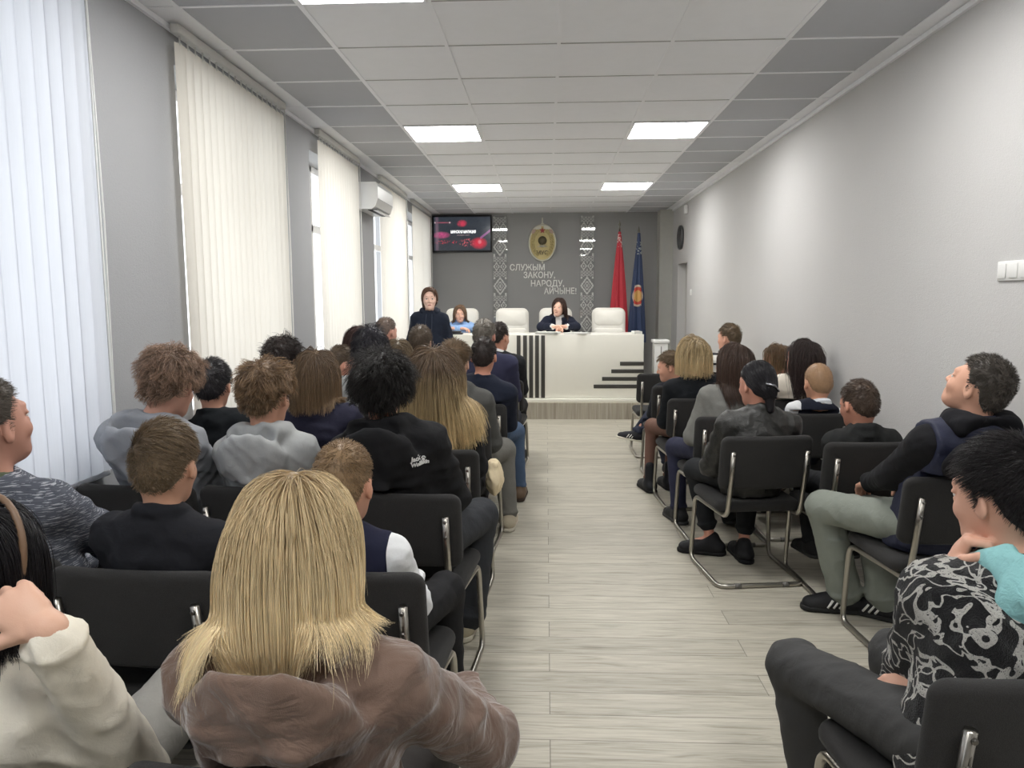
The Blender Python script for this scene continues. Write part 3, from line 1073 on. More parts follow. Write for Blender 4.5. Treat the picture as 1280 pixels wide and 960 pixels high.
# windows
t = NT('window glass'); tr = t.n('ShaderNodeBsdfTransparent'); gl = t.n('ShaderNodeBsdfGlossy'); gl.inputs['Roughness'].default_value = .02
mx = t.n('ShaderNodeMixShader'); mx.inputs[0].default_value = .07; t.l(tr.outputs[0], mx.inputs[1]); t.l(gl.outputs[0], mx.inputs[2]); t.l(mx.outputs[0], t.out.inputs[0])
M_GLASS = t.m
for i, (a, b) in enumerate(WIN[1:]):
    mb = MB(); x0, x1 = XL - .27, XL - .21
    for lo, hi in (((x0, a, WZ0), (x1, a + .06, WZ1)), ((x0, b - .06, WZ0), (x1, b, WZ1)), ((x0, a, WZ0), (x1, b, WZ0 + .06)), ((x0, a, WZ1 - .06), (x1, b, WZ1)), ((x0, (a + b) / 2 - .045, WZ0), (x1, (a + b) / 2 + .045, WZ1)), ((x0, a, 2.12), (x1, b, 2.19))):
        mb.box(lo, hi, 0, .008)
    wn_ = struct('window_%d' % (i + 1), mb, M_FRAMEW)
    mb = MB(); mb.box((XL - .243, a + .05, WZ0 + .05), (XL - .237, b - .05, WZ1 - .05)); mb.build('pane', M_GLASS, wn_)
    mb = MB(); mb.box((XL - .21, a - .03, WZ0 - .03), (XL + .035, b + .03, WZ0), 0, .008); mb.build('window_sill', M_FRAMEW, wn_)

# vertical blinds
def slat_mat(rgb, trans):
    t = NT('blind fabric'); c = srgb(*rgb); co = t.coord('Object')
    nz = t.noise(t.coord('Object', (60, 400, 6)), 1.0, 2)
    col = t.mix(nz, tuple(x * .93 for x in c[:3]) + (1,), c)
    d = t.n('ShaderNodeBsdfDiffuse'); r_ = t.n('ShaderNodeBsdfTranslucent'); t.l(col, d.inputs[0]); t.l(col, r_.inputs[0])
    mx = t.n('ShaderNodeMixShader'); mx.inputs[0].default_value = trans
    t.l(d.outputs[0], mx.inputs[1]); t.l(r_.outputs[0], mx.inputs[2]); t.l(mx.outputs[0], t.out.inputs[0])
    return t.m


M_SLAT = [slat_mat((222, 225, 232), .42), slat_mat((238, 233, 223), .42)]  # first fabric: bluish cast of the window light mixed into its colour
M_RAIL = plain('blind rail', (206, 205, 200), .35, .0)
M_BEAD = plain('bead chain', (225, 225, 222), .4)
BL = [(-.66, .90, 0, 8, 'vertical blind at the side of the camera'), (1.50, 2.97, 0, 3, 'vertical blind of closed white slats coloured with bluish window light beside the nearest seats'),
      (3.69, 5.19, 1, 9, 'vertical blind of cream slats between the first and second grey wall piers'),
      (5.95, 7.24, 1, 3, 'vertical blind of cream slats just before the air conditioner'),
      (8.16, 9.66, 1, 10, 'vertical blind of cream slats right behind the air conditioner'),
      (10.12, 11.70, 1, 6, 'narrow looking vertical blind in the corner next to the television')]
for i, (a, b, mi, ang, lab) in enumerate(BL):
    r0 = empty('vertical_blind', (XL + .055, (a + b) / 2, CEIL - .01))
    tag(r0, lab, 'blind', 'white vertical blinds on the window wall')
    hl = (b - a) / 2
    mb = MB(); mb.box((-.022, -hl, -.045), (.022, hl, -.0), 0, .006); mb.build('headrail', M_RAIL, r0)
    mb = MB(); n_ = int((b - a) / .079)
    for k in range(n_):
        y = -hl + .05 + (2 * hl - .1) * k / (n_ - 1)
        q = math.radians(ang + random.uniform(-4, 4))
        V = []
        zt_, zb_ = -.085, WZ0 + .005 - (CEIL - .01) + (.0 if mi else -.0)
        for z_ in np.linspace(zt_, zb_, 5):
            for s_ in (-1, -.5, 0, .5, 1):
                u_ = s_ * .0445; bow = .007 * (1 - s_ * s_)
                V.append((math.sin(q) * u_ + math.cos(q) * bow, y + math.cos(q) * u_ - math.sin(q) * bow, z_))
        F = [[r_ * 5 + c_, r_ * 5 + c_ + 1, (r_ + 1) * 5 + c_ + 1, (r_ + 1) * 5 + c_] for r_ in range(4) for c_ in range(4)]
        mb.add(V, F, 0, True)
    for k in range(n_):
        y = -hl + .05 + (2 * hl - .1) * k / (n_ - 1)
        mb.box((-.006, y - .013, -.092), (.006, y + .013, -.078), 1); mb.box((-.003, y - .003, -.08), (.003, y + .003, -.044), 1)
    mb.build('slats', [M_SLAT[mi], M_RAIL], r0)
    mb = MB(); mb.tube([(.012, hl - .01, -.04), (.014, hl + .012, -1.0), (.012, hl + .0, -1.85), (.02, hl - .02, -1.86), (.02, hl - .025, -.04)], .0035, .02, 6)
    mb.build('bead_chain', M_BEAD, r0)

# ceiling light panels
M_LED = NT('led panel'); em = M_LED.n('ShaderNodeEmission'); em.inputs[0].default_value = (1.0, .99, .965, 1); em.inputs[1].default_value = 20.0
M_LED.l(em.outputs[0], M_LED.out.inputs[0]); M_LED = M_LED.m
def light(cx, row, lab):
    y = GY0 + .6 * row + .3
    r0 = empty('ceiling_light', (cx, y, CEIL))
    tag(r0, lab, 'ceiling light', 'square led panels in the ceiling')
    mb = MB()
    for lo, hi in (((-.29, -.29), (.29, -.278)), ((-.29, .278), (.29, .29)), ((-.29, -.278), (-.278, .278)), ((.278, -.278), (.29, .278))):
        mb.box((lo[0], lo[1], -.010), (hi[0], hi[1], -.0005))
    mb.build('frame', M_GRID, r0)
    mb = MB(); mb.box((-.278, -.278, -.006), (.278, .278, -.0005)); mb.build('diffuser', M_LED, r0)
for row, nm in ((8, 'far'), (3, 'middle'), (-2, 'near'), (-7, 'back')):
    for cx, sd in ((-.833, 'left'), (.967, 'right')):
        light(cx, row, {'far': 'square lit ceiling panel farthest from the camera, nearer the %s wall' % ('window' if sd == 'left' else 'clock'),
                        'middle': 'square lit ceiling panel in the middle of the room, nearer the %s wall' % ('window' if sd == 'left' else 'clock'),
                        'near': 'lit ceiling panel cut by the top edge of the picture, nearer the %s wall' % ('window' if sd == 'left' else 'clock'),
                        'back': 'lit ceiling panel over the camera, nearer the %s wall' % ('window' if sd == 'left' else 'clock')}[nm])

# world: bright overcast daylight outside
wd = scene.world = bpy.data.worlds.new('daylight'); wd.use_nodes = True
wd.node_tree.nodes['Background'].inputs[0].default_value = (.93, .97, 1.0, 1)
wd.node_tree.nodes['Background'].inputs[1].default_value = 1.9

# ------------------------------------------------------------------ stage
PZ = .21
def stage_mat():
    t = NT('stage cladding'); co = t.coord('Object', (14, 14, .6))
    g = t.noise(co, 2.2, 5, .6, .8)
    t.bsdf(t.ramp(g, [(.25, srgb(138, 130, 116)), (.6, srgb(176, 169, 155)), (.85, srgb(192, 186, 172))]), .5)
    return t.m
mb = MB(); mb.box((XL, 9.31, 0), (XR, YB, PZ)); tag(mb.build('stage_platform', stage_mat()), 'low wood clad platform under the white desk', 'platform', kind='structure')
M_DESK = plain('desk white', (238, 236, 226), .35, var=.015)
M_STRIPE = plain('desk dark', (58, 56, 52), .5)
r0 = empty('judges_desk', (0, 9.42, PZ)); tag(r0, 'long white desk with dark vertical and horizontal bars on its front', 'desk')
DX0, DX1, DT = -1.25, 1.235, .86
mb = MB(); mb.box((DX0, 0, .045), (DX1, .03, DT), 0, .004); mb.build('front_panel', M_DESK, r0)
mb = MB(); mb.box((DX0 - .01, -.05, 0), (DX1 + .01, .05, .042), 0, .004); mb.build('plinth', M_DESK, r0)
mb = MB(); mb.box((DX0, .03, DT - .035), (DX1, .66, DT - .002), 0, .004); mb.build('desk_top', M_DESK, r0)
for x in (DX0, DX1 - .03):
    mb = MB(); mb.box((x, .03, .0), (x + .03, .60, DT - .035), 0, .003); mb.build('side_panel', M_DESK, r0)
for px in (648.5, 656.5, 664, 671.5, 679):
    x = at(px - 2.6, 440, 9.42)[0]; x1 = at(px + 2.2, 440, 9.42)[0]
    mb = MB(); mb.box((x, -.012, .05), (x1, 0, DT - .01), 0, .002); mb.build('vertical_bar', M_STRIPE, r0)
for x0p, yp in ((775, 454.5), (764, 464), (752.5, 473.5), (742, 483)):
    p_ = at(x0p, yp, 9.42); z_ = p_[2] - PZ
    mb = MB(); mb.box((p_[0], -.012, z_ - .024), (DX1 + .004, 0, z_ + .024), 0, .002); mb.build('horizontal_bar', M_STRIPE, r0)
# papers, microphone base on the desk
def sheet(x, y, rz, lab, nm='paper_stack', n=6, sz=(.21, .297)):
    mb = MB()
    for k in range(n):
        q = random.uniform(-.02, .02)
        mb.box((-sz[0] / 2, -sz[1] / 2, k * .0022), (sz[0] / 2, sz[1] / 2, k * .0022 + .0015), 0, 0, M=Matrix.Rotation(q, 4, 'Z'))
    o = mb.build(nm, plain('paper', (236, 236, 232), .7), None, (x, y, PZ + DT), rz)
    return tag(o, lab, 'paper', 'papers on the desk')
sheet(.02, 9.52, 1.4, 'stack of white papers under the clasped hands on the desk', n=14)
sheet(.40, 9.53, 1.2, 'loose white papers beside the clasped hands on the desk', n=9)
sheet(1.16, 9.56, .1, 'white papers at the end of the desk near the flags', n=16, sz=(.10, .2))
mb = MB(); mb.box((-.09, -.06, 0), (.09, .06, .022), 0, .008); mb.box((-.07, -.05, .022), (.07, .03, .045), 0, .01)
tag(mb.build('desk_telephone', plain('black plastic', (30, 30, 32), .4), None, (-1.165, 9.55, PZ + DT)), 'small black device on the window end of the desk', 'telephone')

# white swivel chairs
def cushion(mb, w_, d_, h_, rc, re, bend=0.0, z0=0.0, tilt=0.0, crown=.006, flat=False, mi=0, nc=7):
    """upholstered slab: rounded outline, rolled edges, slightly crowned faces"""
    def outline(i):
        hw, hh, r_ = w_ / 2 - i, h_ / 2 - i, max(rc - i, .003)
        P = []
        for cx, cz, a0 in ((1, 1, 0), (-1, 1, 90), (-1, -1, 180), (1, -1, 270)):
            for k in range(nc):
                q = math.radians(a0 + 90 * k / (nc - 1))
                P.append((cx * (hw - r_) + r_ * math.cos(q), cz * (hh - r_) + r_ * math.sin(q)))
            nx, nz = {0: (-1, 1), 90: (-1, -1), 180: (1, -1), 270: (1, 1)}[a0]
            e = (nx * (hw - r_) + r_ * math.cos(math.radians(a0 + 90)), nz * (hh - r_) + r_ * math.sin(math.radians(a0 + 90)))
            p0 = P[-1]
            for k in range(1, 5): P.append((p0[0] + (e[0] - p0[0]) * k / 5, p0[1] + (e[1] - p0[1]) * k / 5))
        return P
    rings = []
    base = outline(re)
    for sc_ in (0.02, .25, .5, .75, .92): rings.append(([(x * sc_, z_ * sc_) for x, z_ in base], -d_ / 2 - crown * (1 - sc_ ** 2)))
    for k in range(6):
        q = PI / 2 * k / 5; rings.append((outline(re * (1 - math.sin(q))), -d_ / 2 + re * (1 - math.cos(q))))
    for k in range(6):
        q = PI / 2 * (1 - k / 5); rings.append((outline(re * (1 - math.sin(q))), d_ / 2 - re * (1 - math.cos(q))))
    for sc_ in (.92, .75, .5, .25, .02): rings.append(([(x * sc_, z_ * sc_) for x, z_ in base], d_ / 2 + crown * (1 - sc_ ** 2)))
    V = []
    for P, y in rings:
        for x, z_ in P:
            yy = y + bend * (x * x) / (w_ * w_ / 4) - tilt * (z_ + h_ / 2)
            V.append((x, z_, yy + z0) if flat else (x, yy, z_ + h_ / 2 + z0))
    n = len(base); m = len(rings)
    F = [[i * n + k, i * n + (k + 1) % n, (i + 1) * n + (k + 1) % n, (i + 1) * n + k] for i in range(m - 1) for k in range(n)]
    F += [list(range(n))[::-1], [(m - 1) * n + k for k in range(n)]]
    if not flat: F = [f_[::-1] for f_ in F]
    mb.add(V, F, mi, True)


M_LEATHER = plain('white leather', (242, 239, 230), .42, var=.03)
M_CHROME = plain('chrome', (190, 190, 188), .18, 1.0)
def office_chair(x, y, rz, lab):
    r0 = empty('office_chair', (x, y, PZ), math.radians(rz)); tag(r0, lab, 'office chair', 'white leather chairs behind the desk')
    mb = MB(); cushion(mb, .48, .10, .66, .09, .045, -.03, .52, .10); b_ = mb.build('backrest', M_LEATHER, r0, (0, -.24, 0))
    mb = MB(); cushion(mb, .44, .07, .24, .085, .033, -.03, 0, .10, .012); mb.build('headrest_pad', M_LEATHER, b_, (0, .030 - .10 * .40, .92))
    mb = MB(); cushion(mb, .44, .07, .34, .06, .033, -.03, 0, .10, .012); mb.build('lumbar_pad', M_LEATHER, b_, (0, .034 - .10 * .04, .56))
    mb = MB(); cushion(mb, .50, .10, .46, .09, .045, 0, .402, 0, .005, True); mb.build('seat', M_LEATHER, r0)
    for sd in (-1, 1):
        mb = MB(); mb.tube([(sd * .27, -.2, .47), (sd * .28, -.18, .70), (sd * .28, .16, .70), (sd * .27, .14, .47)], .018, .07); mb.build('armrest', M_CHROME, r0)
    mb = MB(); mb.lathe([(.03, .06), (.03, .42)], 14); mb.build('gas_column', M_CHROME, r0)
    for k in range(5):
        a = 2 * PI * k / 5
        mb = MB(); mb.tube([(0, 0, .09), (.235 * math.cos(a), .235 * math.sin(a), .065)], .02, 0, 8, rad=[.026, .016]); fb = mb.build('base_leg', M_CHROME, r0)
        mb = MB(); mb.lathe([(.012, -.012), (.026, -.010), (.026, .010), (.012, .012)], 12, 0, Matrix.Translation((.235 * math.cos(a), .235 * math.sin(a), .027)) @ Matrix.Rotation(PI / 2, 4, 'X')); mb.build('caster', plain('black plastic', (30, 30, 32), .4), fb)
office_chair(-1.22, 10.46, 180, 'white leather office chair behind the person in light blue uniform')
office_chair(-.49, 10.42, 180, 'empty white leather office chair left of the person in dark blazer')
office_chair(.16, 10.50, 184, 'white leather office chair the person in dark blazer sits in')
office_chair(.875, 10.42, 176, 'empty white leather office chair in front of the two flags')

# narrow white cabinet at the end of the stage
r0 = empty('side_cabinet', (1.52, 9.95, PZ)); tag(r0, 'narrow white cabinet with a lid standing past the desk end by the right wall', 'cabinet')
mb = MB(); mb.box((-.088, -.1, 0), (.088, .1, .715), 0, .006); mb.build('body', M_WHITE, r0)
mb = MB(); mb.box((-.105, -.115, .718), (.105, .115, .765), 0, .008); mb.build('lid', M_WHITE, r0)
mb = MB(); mb.box((-.006, -.108, .58), (.006, -.1, .68), 0, .002); mb.build('handle', plain('grey', (120, 120, 118), .4), r0)

# television
r0 = empty('television', (-1.337, YB - .03, 2.555)); tag(r0, 'wall mounted flat television with a red and dark picture and white title', 'television')
mb = MB(); mb.box((-.475, -.05, -.29), (.475, .0, .29), 0, .006); mb.build('case', plain('black plastic', (30, 30, 32), .4), r0)
def tv_mat():
    t = NT('tv picture'); co = t.coord('Object'); sp = t.n('ShaderNodeSeparateXYZ'); t.l(co, sp.inputs[0])
    x, z_ = sp.outputs[0], sp.outputs[2]
    def blob(cx, cz, rx, rz):
        a = t.math('POWER', t.math('DIVIDE', t.math('SUBTRACT', x, cx), rx), 2); b = t.math('POWER', t.math('DIVIDE', t.math('SUBTRACT', z_, cz), rz), 2)
        return t.math('SUBTRACT', 1.0, t.math('ADD', a, b), True)
    n1 = t.noise(co, 26, 4, .7)
    n2 = t.math('GREATER_THAN', t.noise(co, 40, 3, .7), .56)
    base = t.mix(n1, srgb(40, 48, 60), srgb(72, 78, 86))
    def lay(base, f, c): return t.mix(f, base, c)
    base = lay(base, t.math('MULTIPLY', t.math('MULTIPLY', blob(.27, -.15, .14, .10), t.math('ADD', n1, .25)), 1.5, True), srgb(235, 55, 80))
    base = lay(base, blob(.28, -.13, .035, .04), srgb(255, 150, 160))
    base = lay(base, t.math('MULTIPLY', t.math('MULTIPLY', blob(-.33, -.02, .15, .06), t.math('SUBTRACT', n1, .15)), 2.4, True), srgb(225, 90, 150))
    base = lay(base, t.math('MULTIPLY', t.math('MULTIPLY', blob(-.25, -.13, .24, .035), n2), 1.5, True), srgb(225, 70, 90))
    base = lay(base, t.math('MULTIPLY', t.math('MULTIPLY', blob(.08, -.14, .14, .075), n2), 1.6, True), srgb(240, 110, 120))
    base = lay(base, t.math('MULTIPLY', t.math('MULTIPLY', blob(.0, .16, .09, .06), t.math('SUBTRACT', n1, .2)), 3.0, True), srgb(235, 70, 100))
    base = lay(base, t.math('MULTIPLY', t.math('MULTIPLY', blob(-.30, .175, .15, .012), .6), 1.0, True), srgb(230, 120, 140))
    base = lay(base, blob(-.43, .175, .012, .016), srgb(255, 225, 230)); base = lay(base, blob(-.195, .175, .016, .016), srgb(255, 225, 230))
    base = lay(base, t.math('MULTIPLY', blob(-.40, .0, .035, .5), .35), srgb(190, 150, 170))
    d = t.math('ABSOLUTE', t.math('SUBTRACT', t.math('SUBTRACT', z_, -.02), t.math('MULTIPLY', t.math('SUBTRACT', x, .36), .75)))
    ln = t.math('MULTIPLY', t.math('MULTIPLY', t.math('LESS_THAN', d, .02), t.math('GREATER_THAN', x, .29)), .6)
    base = lay(base, ln, srgb(200, 120, 190))
    e = t.n('ShaderNodeEmission'); e.inputs[1].default_value = .55; t.l(base, e.inputs[0])
    g = t.n('ShaderNodeBsdfGlossy'); g.inputs['Roughness'].default_value = .15; g.inputs[0].default_value = (.35, .35, .35, 1)
    mx = t.n('ShaderNodeMixShader'); mx.inputs[0].default_value = .12; t.l(e.outputs[0], mx.inputs[1]); t.l(g.outputs[0], mx.inputs[2]); t.l(mx.outputs[0], t.out.inputs[0])
    return t.m
mb = MB(); mb.box((-.45, -.053, -.262), (.45, -.050, .262)); scr = mb.build('screen', tv_mat(), r0)


def text_mesh(name, body, size, ext, mat, parent, loc, rot=(PI / 2, 0, 0), align='LEFT', bold=0.0, width=None, shear=0.0):
    cu = bpy.data.curves.new(name, 'FONT'); cu.body = body; cu.size = size; cu.extrude = ext; cu.offset = bold; cu.align_x = align; cu.resolution_u = 4
    tmp = bpy.data.objects.new('tmp', cu); COL.objects.link(tmp)
    bpy.context.view_layer.update()
    me = bpy.data.meshes.new_from_object(tmp.evaluated_get(bpy.context.evaluated_depsgraph_get()))
    bpy.data.objects.remove(tmp)
    if width:
        xs = [v.co.x for v in me.vertices]; k = width / (max(xs) - min(xs))
        for v in me.vertices: v.co.x *= k
    me.materials.clear(); me.materials.append(mat); me.name = name
    o = obj(name, me, parent, loc); o.rotation_euler = rot
    return o


t = NT('screen white'); e = t.n('ShaderNodeEmission'); e.inputs[0].default_value = (1, 1, 1, 1); e.inputs[1].default_value = .95; t.l(e.outputs[0], t.out.inputs[0]); M_SW = t.m
text_mesh('screen_title', 'МИНСКАЯ МИЛИЦИЯ', .058, .0004, M_SW, scr, (.02, -.0545, .01), align='CENTER', bold=.0022, width=.40)
t = NT('screen pale'); e = t.n('ShaderNodeEmission'); e.inputs[0].default_value = (1, .75, .78, 1); e.inputs[1].default_value = .3; t.l(e.outputs[0], t.out.inputs[0])
text_mesh('screen_subtitle', 'мы рядом с вами', .030, .0004, t.m, scr, (.02, -.0545, -.03), align='CENTER', width=.20)

# motto in raised letters
M_LET = plain('motto letters', (244, 244, 240), .4, var=.02)
for body, xp, x2p, yp in (('СЛУЖЫМ', 637, 680.5, 338.0), ('ЗАКОНУ,', 654, 693.5, 347.5), ('НАРОДУ,', 663, 704.5, 358.0), ('АЙЧЫНЕ!', 680, 720.5, 367.5)):
    a = at(xp, yp, YB - .02); b = at(x2p, yp, YB - .02)
    o = text_mesh('wall_lettering', body, .135, .008, M_LET, None, (a[0], YB - .012, a[2]), bold=.0022, width=b[0] - a[0])
    tag(o, 'white raised letters on the grey back wall reading ' + body.strip(',!'), 'lettering', 'motto on the back wall')

# emblem
M_GOLD = plain('emblem gold', (190, 174, 122), .4, .25)
M_SILV = plain('emblem silver', (206, 204, 190), .35, .5)
M_GDARK = plain('emblem dark', (92, 84, 62), .5, .3)
M_RED = plain('emblem red', (150, 52, 48), .5)
ec = at(678, 303.5, YB - .02)
r0 = empty('wall_emblem', (ec[0], YB - .004, ec[2])); tag(r0, 'oval gold and silver police emblem with wreath, star and sword above the motto', 'emblem')
RY = Matrix.Rotation(PI / 2, 4, 'X')
def oval(rx, rz, n=48): return [(rx * math.cos(2 * PI * k / n), rz * math.sin(2 * PI * k / n)) for k in range(n)]
mb = MB(); mb.prism(oval(.215, .285), .0, .02, 0, RY); mb.build('shield', M_GOLD, r0)
mb = MB(); mb.tube([(x, -.022, z_) for x, z_ in oval(.212, .282)], .014, n=8, closed=True); mb.build('rim', M_SILV, r0)
for sd in (-1, 1):
    mb = MB(); mb.tube([(sd * .15 * math.cos(q), -.026, .208 * math.sin(q)) for q in np.linspace(-1.15, 1.15, 16)], .008, n=6)
    for k in range(11):
        a = math.radians(-62 + 12.5 * k); c = Vector((sd * .165 * math.cos(a), -.030, .225 * math.sin(a)))
        d = Vector((-sd * math.sin(a) * .6 - sd * .3 * math.cos(a), 0, math.cos(a)))
        mb.tube([c - d * .026, c, c + d * .026], .012, n=6, rad=[.003, .013, .003])
        c2 = Vector((sd * .135 * math.cos(a), -.030, .19 * math.sin(a)))
        mb.tube([c2 - d * .02, c2, c2 + d * .02], .01, n=6, rad=[.003, .010, .003])
    mb.build('wreath', M_GOLD, r0)
mb = MB(); mb.lathe([(.001, .045), (.03, .042), (.055, .030), (.068, .010), (.07, 0)], 24, 0, Matrix.Translation((0, -.02, .035)) @ Matrix.Rotation(PI / 2, 4, 'X')); mb.build('globe', M_GDARK, r0)
mb = MB()
for k in range(9):
    a = PI * k / 8
    mb.tube([(0, -.028, -.065), (.085 * math.cos(a), -.032, -.065 + .06 * math.sin(a))], .004, n=5, rad=[.006, .002])
mb.build('sun', M_SILV, r0)
mb = MB(); st = []
for k in range(10):
    a = PI / 2 + PI * k / 5; q = .05 if k % 2 == 0 else .021
    st.append((q * math.cos(a), .19 + q * math.sin(a)))
mb.prism(st, .02, .04, 0, RY); mb.build('star', M_RED, r0)
mb = MB(); mb.prism([(-.018, .26), (-.026, .30), (-.012, .31), (-.010, .38), (0, .40), (.010, .38), (.012, .31), (.026, .30), (.018, .26)], .0, .03, 0, RY)
mb.prism([(-.016, -.27), (.016, -.27), (.012, -.315), (0, -.335), (-.012, -.315)], .0, .03, 0, RY); mb.build('sword', M_SILV, r0)
for sd in (-1, 1):
    mb = MB(); mb.prism([(sd * .02, .225), (sd * .02, .268), (sd * .10, .258), (sd * .135, .222), (sd * .07, .205)][::sd], .02, .035, 0, RY); mb.build('ray_fan', M_SILV, r0)
    mb = MB(); mb.prism([(sd * .10, .205), (sd * .15, .21), (sd * .18, .15), (sd * .13, .14)][::sd], .022, .036, 0, RY); mb.build('ribbon', plain('ribbon pink', (178, 152, 138), .5), r0)
text_mesh('emblem_letters', 'МУС', .085, .004, M_GDARK, r0, (-.004, -.026, -.185), align='CENTER', bold=.002)

# ornament panels
M_ORN = plain('ornament white', (240, 240, 236), .45, var=.02)
t = NT('clear acrylic'); tr = t.n('ShaderNodeBsdfTransparent'); gl = t.n('ShaderNodeBsdfGlossy'); gl.inputs['Roughness'].default_value = .015
fr = t.n('ShaderNodeFresnel'); fr.inputs[0].default_value = 1.5
mx = t.n('ShaderNodeMixShader'); t.l(fr.outputs[0], mx.inputs[0]); t.l(tr.outputs[0], mx.inputs[1]); t.l(gl.outputs[0], mx.inputs[2]); t.l(mx.outputs[0], t.out.inputs[0]); M_ACR = t.m
def ornament(px0, px1, lab):
    a = at(px0, 340, YB - .02)[0]; b = at(px1, 340, YB - .02)[0]
    z0, z1 = .95, 2.83
    w_ = b - a; cell = .0115; nc = 15; cw = w_ * .86 / nc; nr = int((z1 - z0) / cell)
    r0 = empty('ornament_panel', ((a + b) / 2, YB, z0)); tag(r0, lab, 'wall panel', 'ornament panels on the back wall')
    mb = MB()
    for r_ in range(nr):
        q = r_ % 54
        run = None
        for c_ in range(nc + 1):
            u = abs(c_ - 7)
            on = False
            if c_ < nc:
                if q < 26:
                    v = abs(q - 13)
                    d = u + v * .62
                    on = (6.0 <= d < 8.0) or d < 1.5 or (3.1 <= d < 4.2) or (u >= 6 and v > 9)
                elif q < 34:
                    v = abs(q - 30); on = (u - v) % 4 == 0 or (u + v) % 4 == 0
                elif q < 46:
                    v = abs(q - 40); d = abs(u - 4) + v * .62
                    on = (2.4 <= d < 3.8) or d < .9 or u == 0 and v > 3
                else:
                    v = abs(q - 50); on = (u - v) % 4 == 0 or (u + v) % 4 == 0
            if on and run is None: run = c_
            if not on and run is not None:
                x0 = -w_ * .43 + run * cw; x1 = -w_ * .43 + c_ * cw
                mb.box((x0, -.008, r_ * cell), (x1, -.001, (r_ + 1) * cell)); run = None
    mb.build('ornament', M_ORN, r0)
    mb = MB(); mb.box((-w_ / 2, -.016, 0), (w_ / 2, -.012, z1 - z0)); mb.build('cover_sheet', M_ACR, r0)
ornament(615.5, 634.5, 'tall panel of white folk ornament between the television and the motto')
ornament(724.5, 743.5, 'tall panel of white folk ornament between the motto and the red flag')

# flags on floor poles
def flag(px, ztop, zc, zb, wb, mats, lab, xo, seedf):
    x = at(px, 330, 11.42)[0]
    r0 = empty('flag', (x, 11.42, PZ)); tag(r0, lab, 'flag', 'flags on poles in the corner of the stage')
    mb = MB(); mb.tube([(0, 0, .02), (0, 0, ztop - PZ - .14)], .013, n=10); mb.build('pole', plain('pole wood', (96, 84, 70), .5), r0)
    mb = MB(); mb.lathe([(.004, 0), (.016, .02), (.006, .04), (.018, .075), (.002, .15)], 12, 0, Matrix.Translation((0, 0, ztop - PZ - .15))); mb.build('finial', plain('finial', (120, 116, 104), .3, .6), r0)
    mb = MB(); mb.lathe([(.16, 0), (.16, .02), (.05, .05), (.02, .12)], 24); mb.build('pole_base', M_CHROME, r0)
    V = []; nz, na = 60, 72
    def pt(a, u, off=0.0):
        z_ = zc + (zb - zc) * u
        rad = .02 + (wb * .5 - .02) * (u ** .85) + off
        fold = 1 + (.10 + .18 * min(1, u * 2)) * math.sin(a * 7 + seedf + 1.5 * math.sin(u * 3)) * min(1, u * 4)
        return (xo * u + rad * fold * math.cos(a), -.015 + rad * fold * math.sin(a) * .55, z_ - PZ)
    for i in range(nz + 1):
        for k in range(na): V.append(pt(2 * PI * k / na, i / nz))
    F = [[i * na + k, i * na + (k + 1) % na, (i + 1) * na + (k + 1) % na, (i + 1) * na + k] for i in range(nz) for k in range(na)]
    mb = MB(); mb.add(V, F, 0, True); mb.build('flag_cloth', mats, r0)
    return r0, pt
def flag_mat(rgb, pat, z_lo, z_hi):
    t = NT('flag cloth'); co = t.coord('Object'); sp = t.n('ShaderNodeSeparateXYZ'); t.l(co, sp.inputs[0])
    z_ = sp.outputs[2]
    inb = t.math('MULTIPLY', t.math('GREATER_THAN', z_, z_lo), t.math('LESS_THAN', z_, z_hi))
    vo = t.n('ShaderNodeTexVoronoi', distance='MANHATTAN'); vo.inputs['Scale'].default_value = 34; t.l(co, vo.inputs['Vector'])
    f = t.math('MULTIPLY', inb, t.math('LESS_THAN', t.math('ABSOLUTE', t.math('SUBTRACT', vo.outputs['Distance'], .42)), .17))
    t.bsdf(t.mix(f, srgb(*rgb), srgb(*pat)), .6, sheen=.2)
    return t.m
flag(774, 2.70, 2.52, 1.0, .26, flag_mat((186, 44, 58), (228, 214, 208), 2.07, 2.27), 'red flag with white ornament hanging from its pole, left of the blue flag', -.01, .4)
fr0, fpt = flag(798, 2.60, 2.50, .85, .24, flag_mat((42, 58, 92), (190, 196, 190), 1.97, 2.16), 'dark blue flag with a round red and gold crest, right of the red flag', -.02, 1.7)
zc_ = 1.56
def crest_patch(rx, rz, off, du=0.0):
    V = []; F = []; n1, n2 = 12, 28
    uc = (2.50 - (zc_ + du)) / (2.50 - .85)
    for i in range(n1 + 1):
        for k in range(n2):
            q = 2 * PI * k / n2; rr = i / n1
            a = -PI / 2 + rx * rr * math.cos(q); u = uc - rz * rr * math.sin(q) / 1.65
            p_ = fpt(a, u, .004 + off); V.append((p_[0], p_[1] - off, p_[2]))
    for i in range(n1):
        for k in range(n2): F.append([i * n2 + k, i * n2 + (k + 1) % n2, (i + 1) * n2 + (k + 1) % n2, (i + 1) * n2 + k])
    m_ = MB(); m_.add(V, F, 0, True); return m_
crest_patch(1.15, .165, .001).build('crest_ring', plain('crest pale', (196, 178, 160), .6), fr0)
crest_patch(.95, .135, .003).build('crest_field', plain('crest red', (186, 62, 50), .6), fr0)
crest_patch(.55, .09, .005, -.005).build('crest_shield', plain('crest gold', (206, 160, 92), .5), fr0)

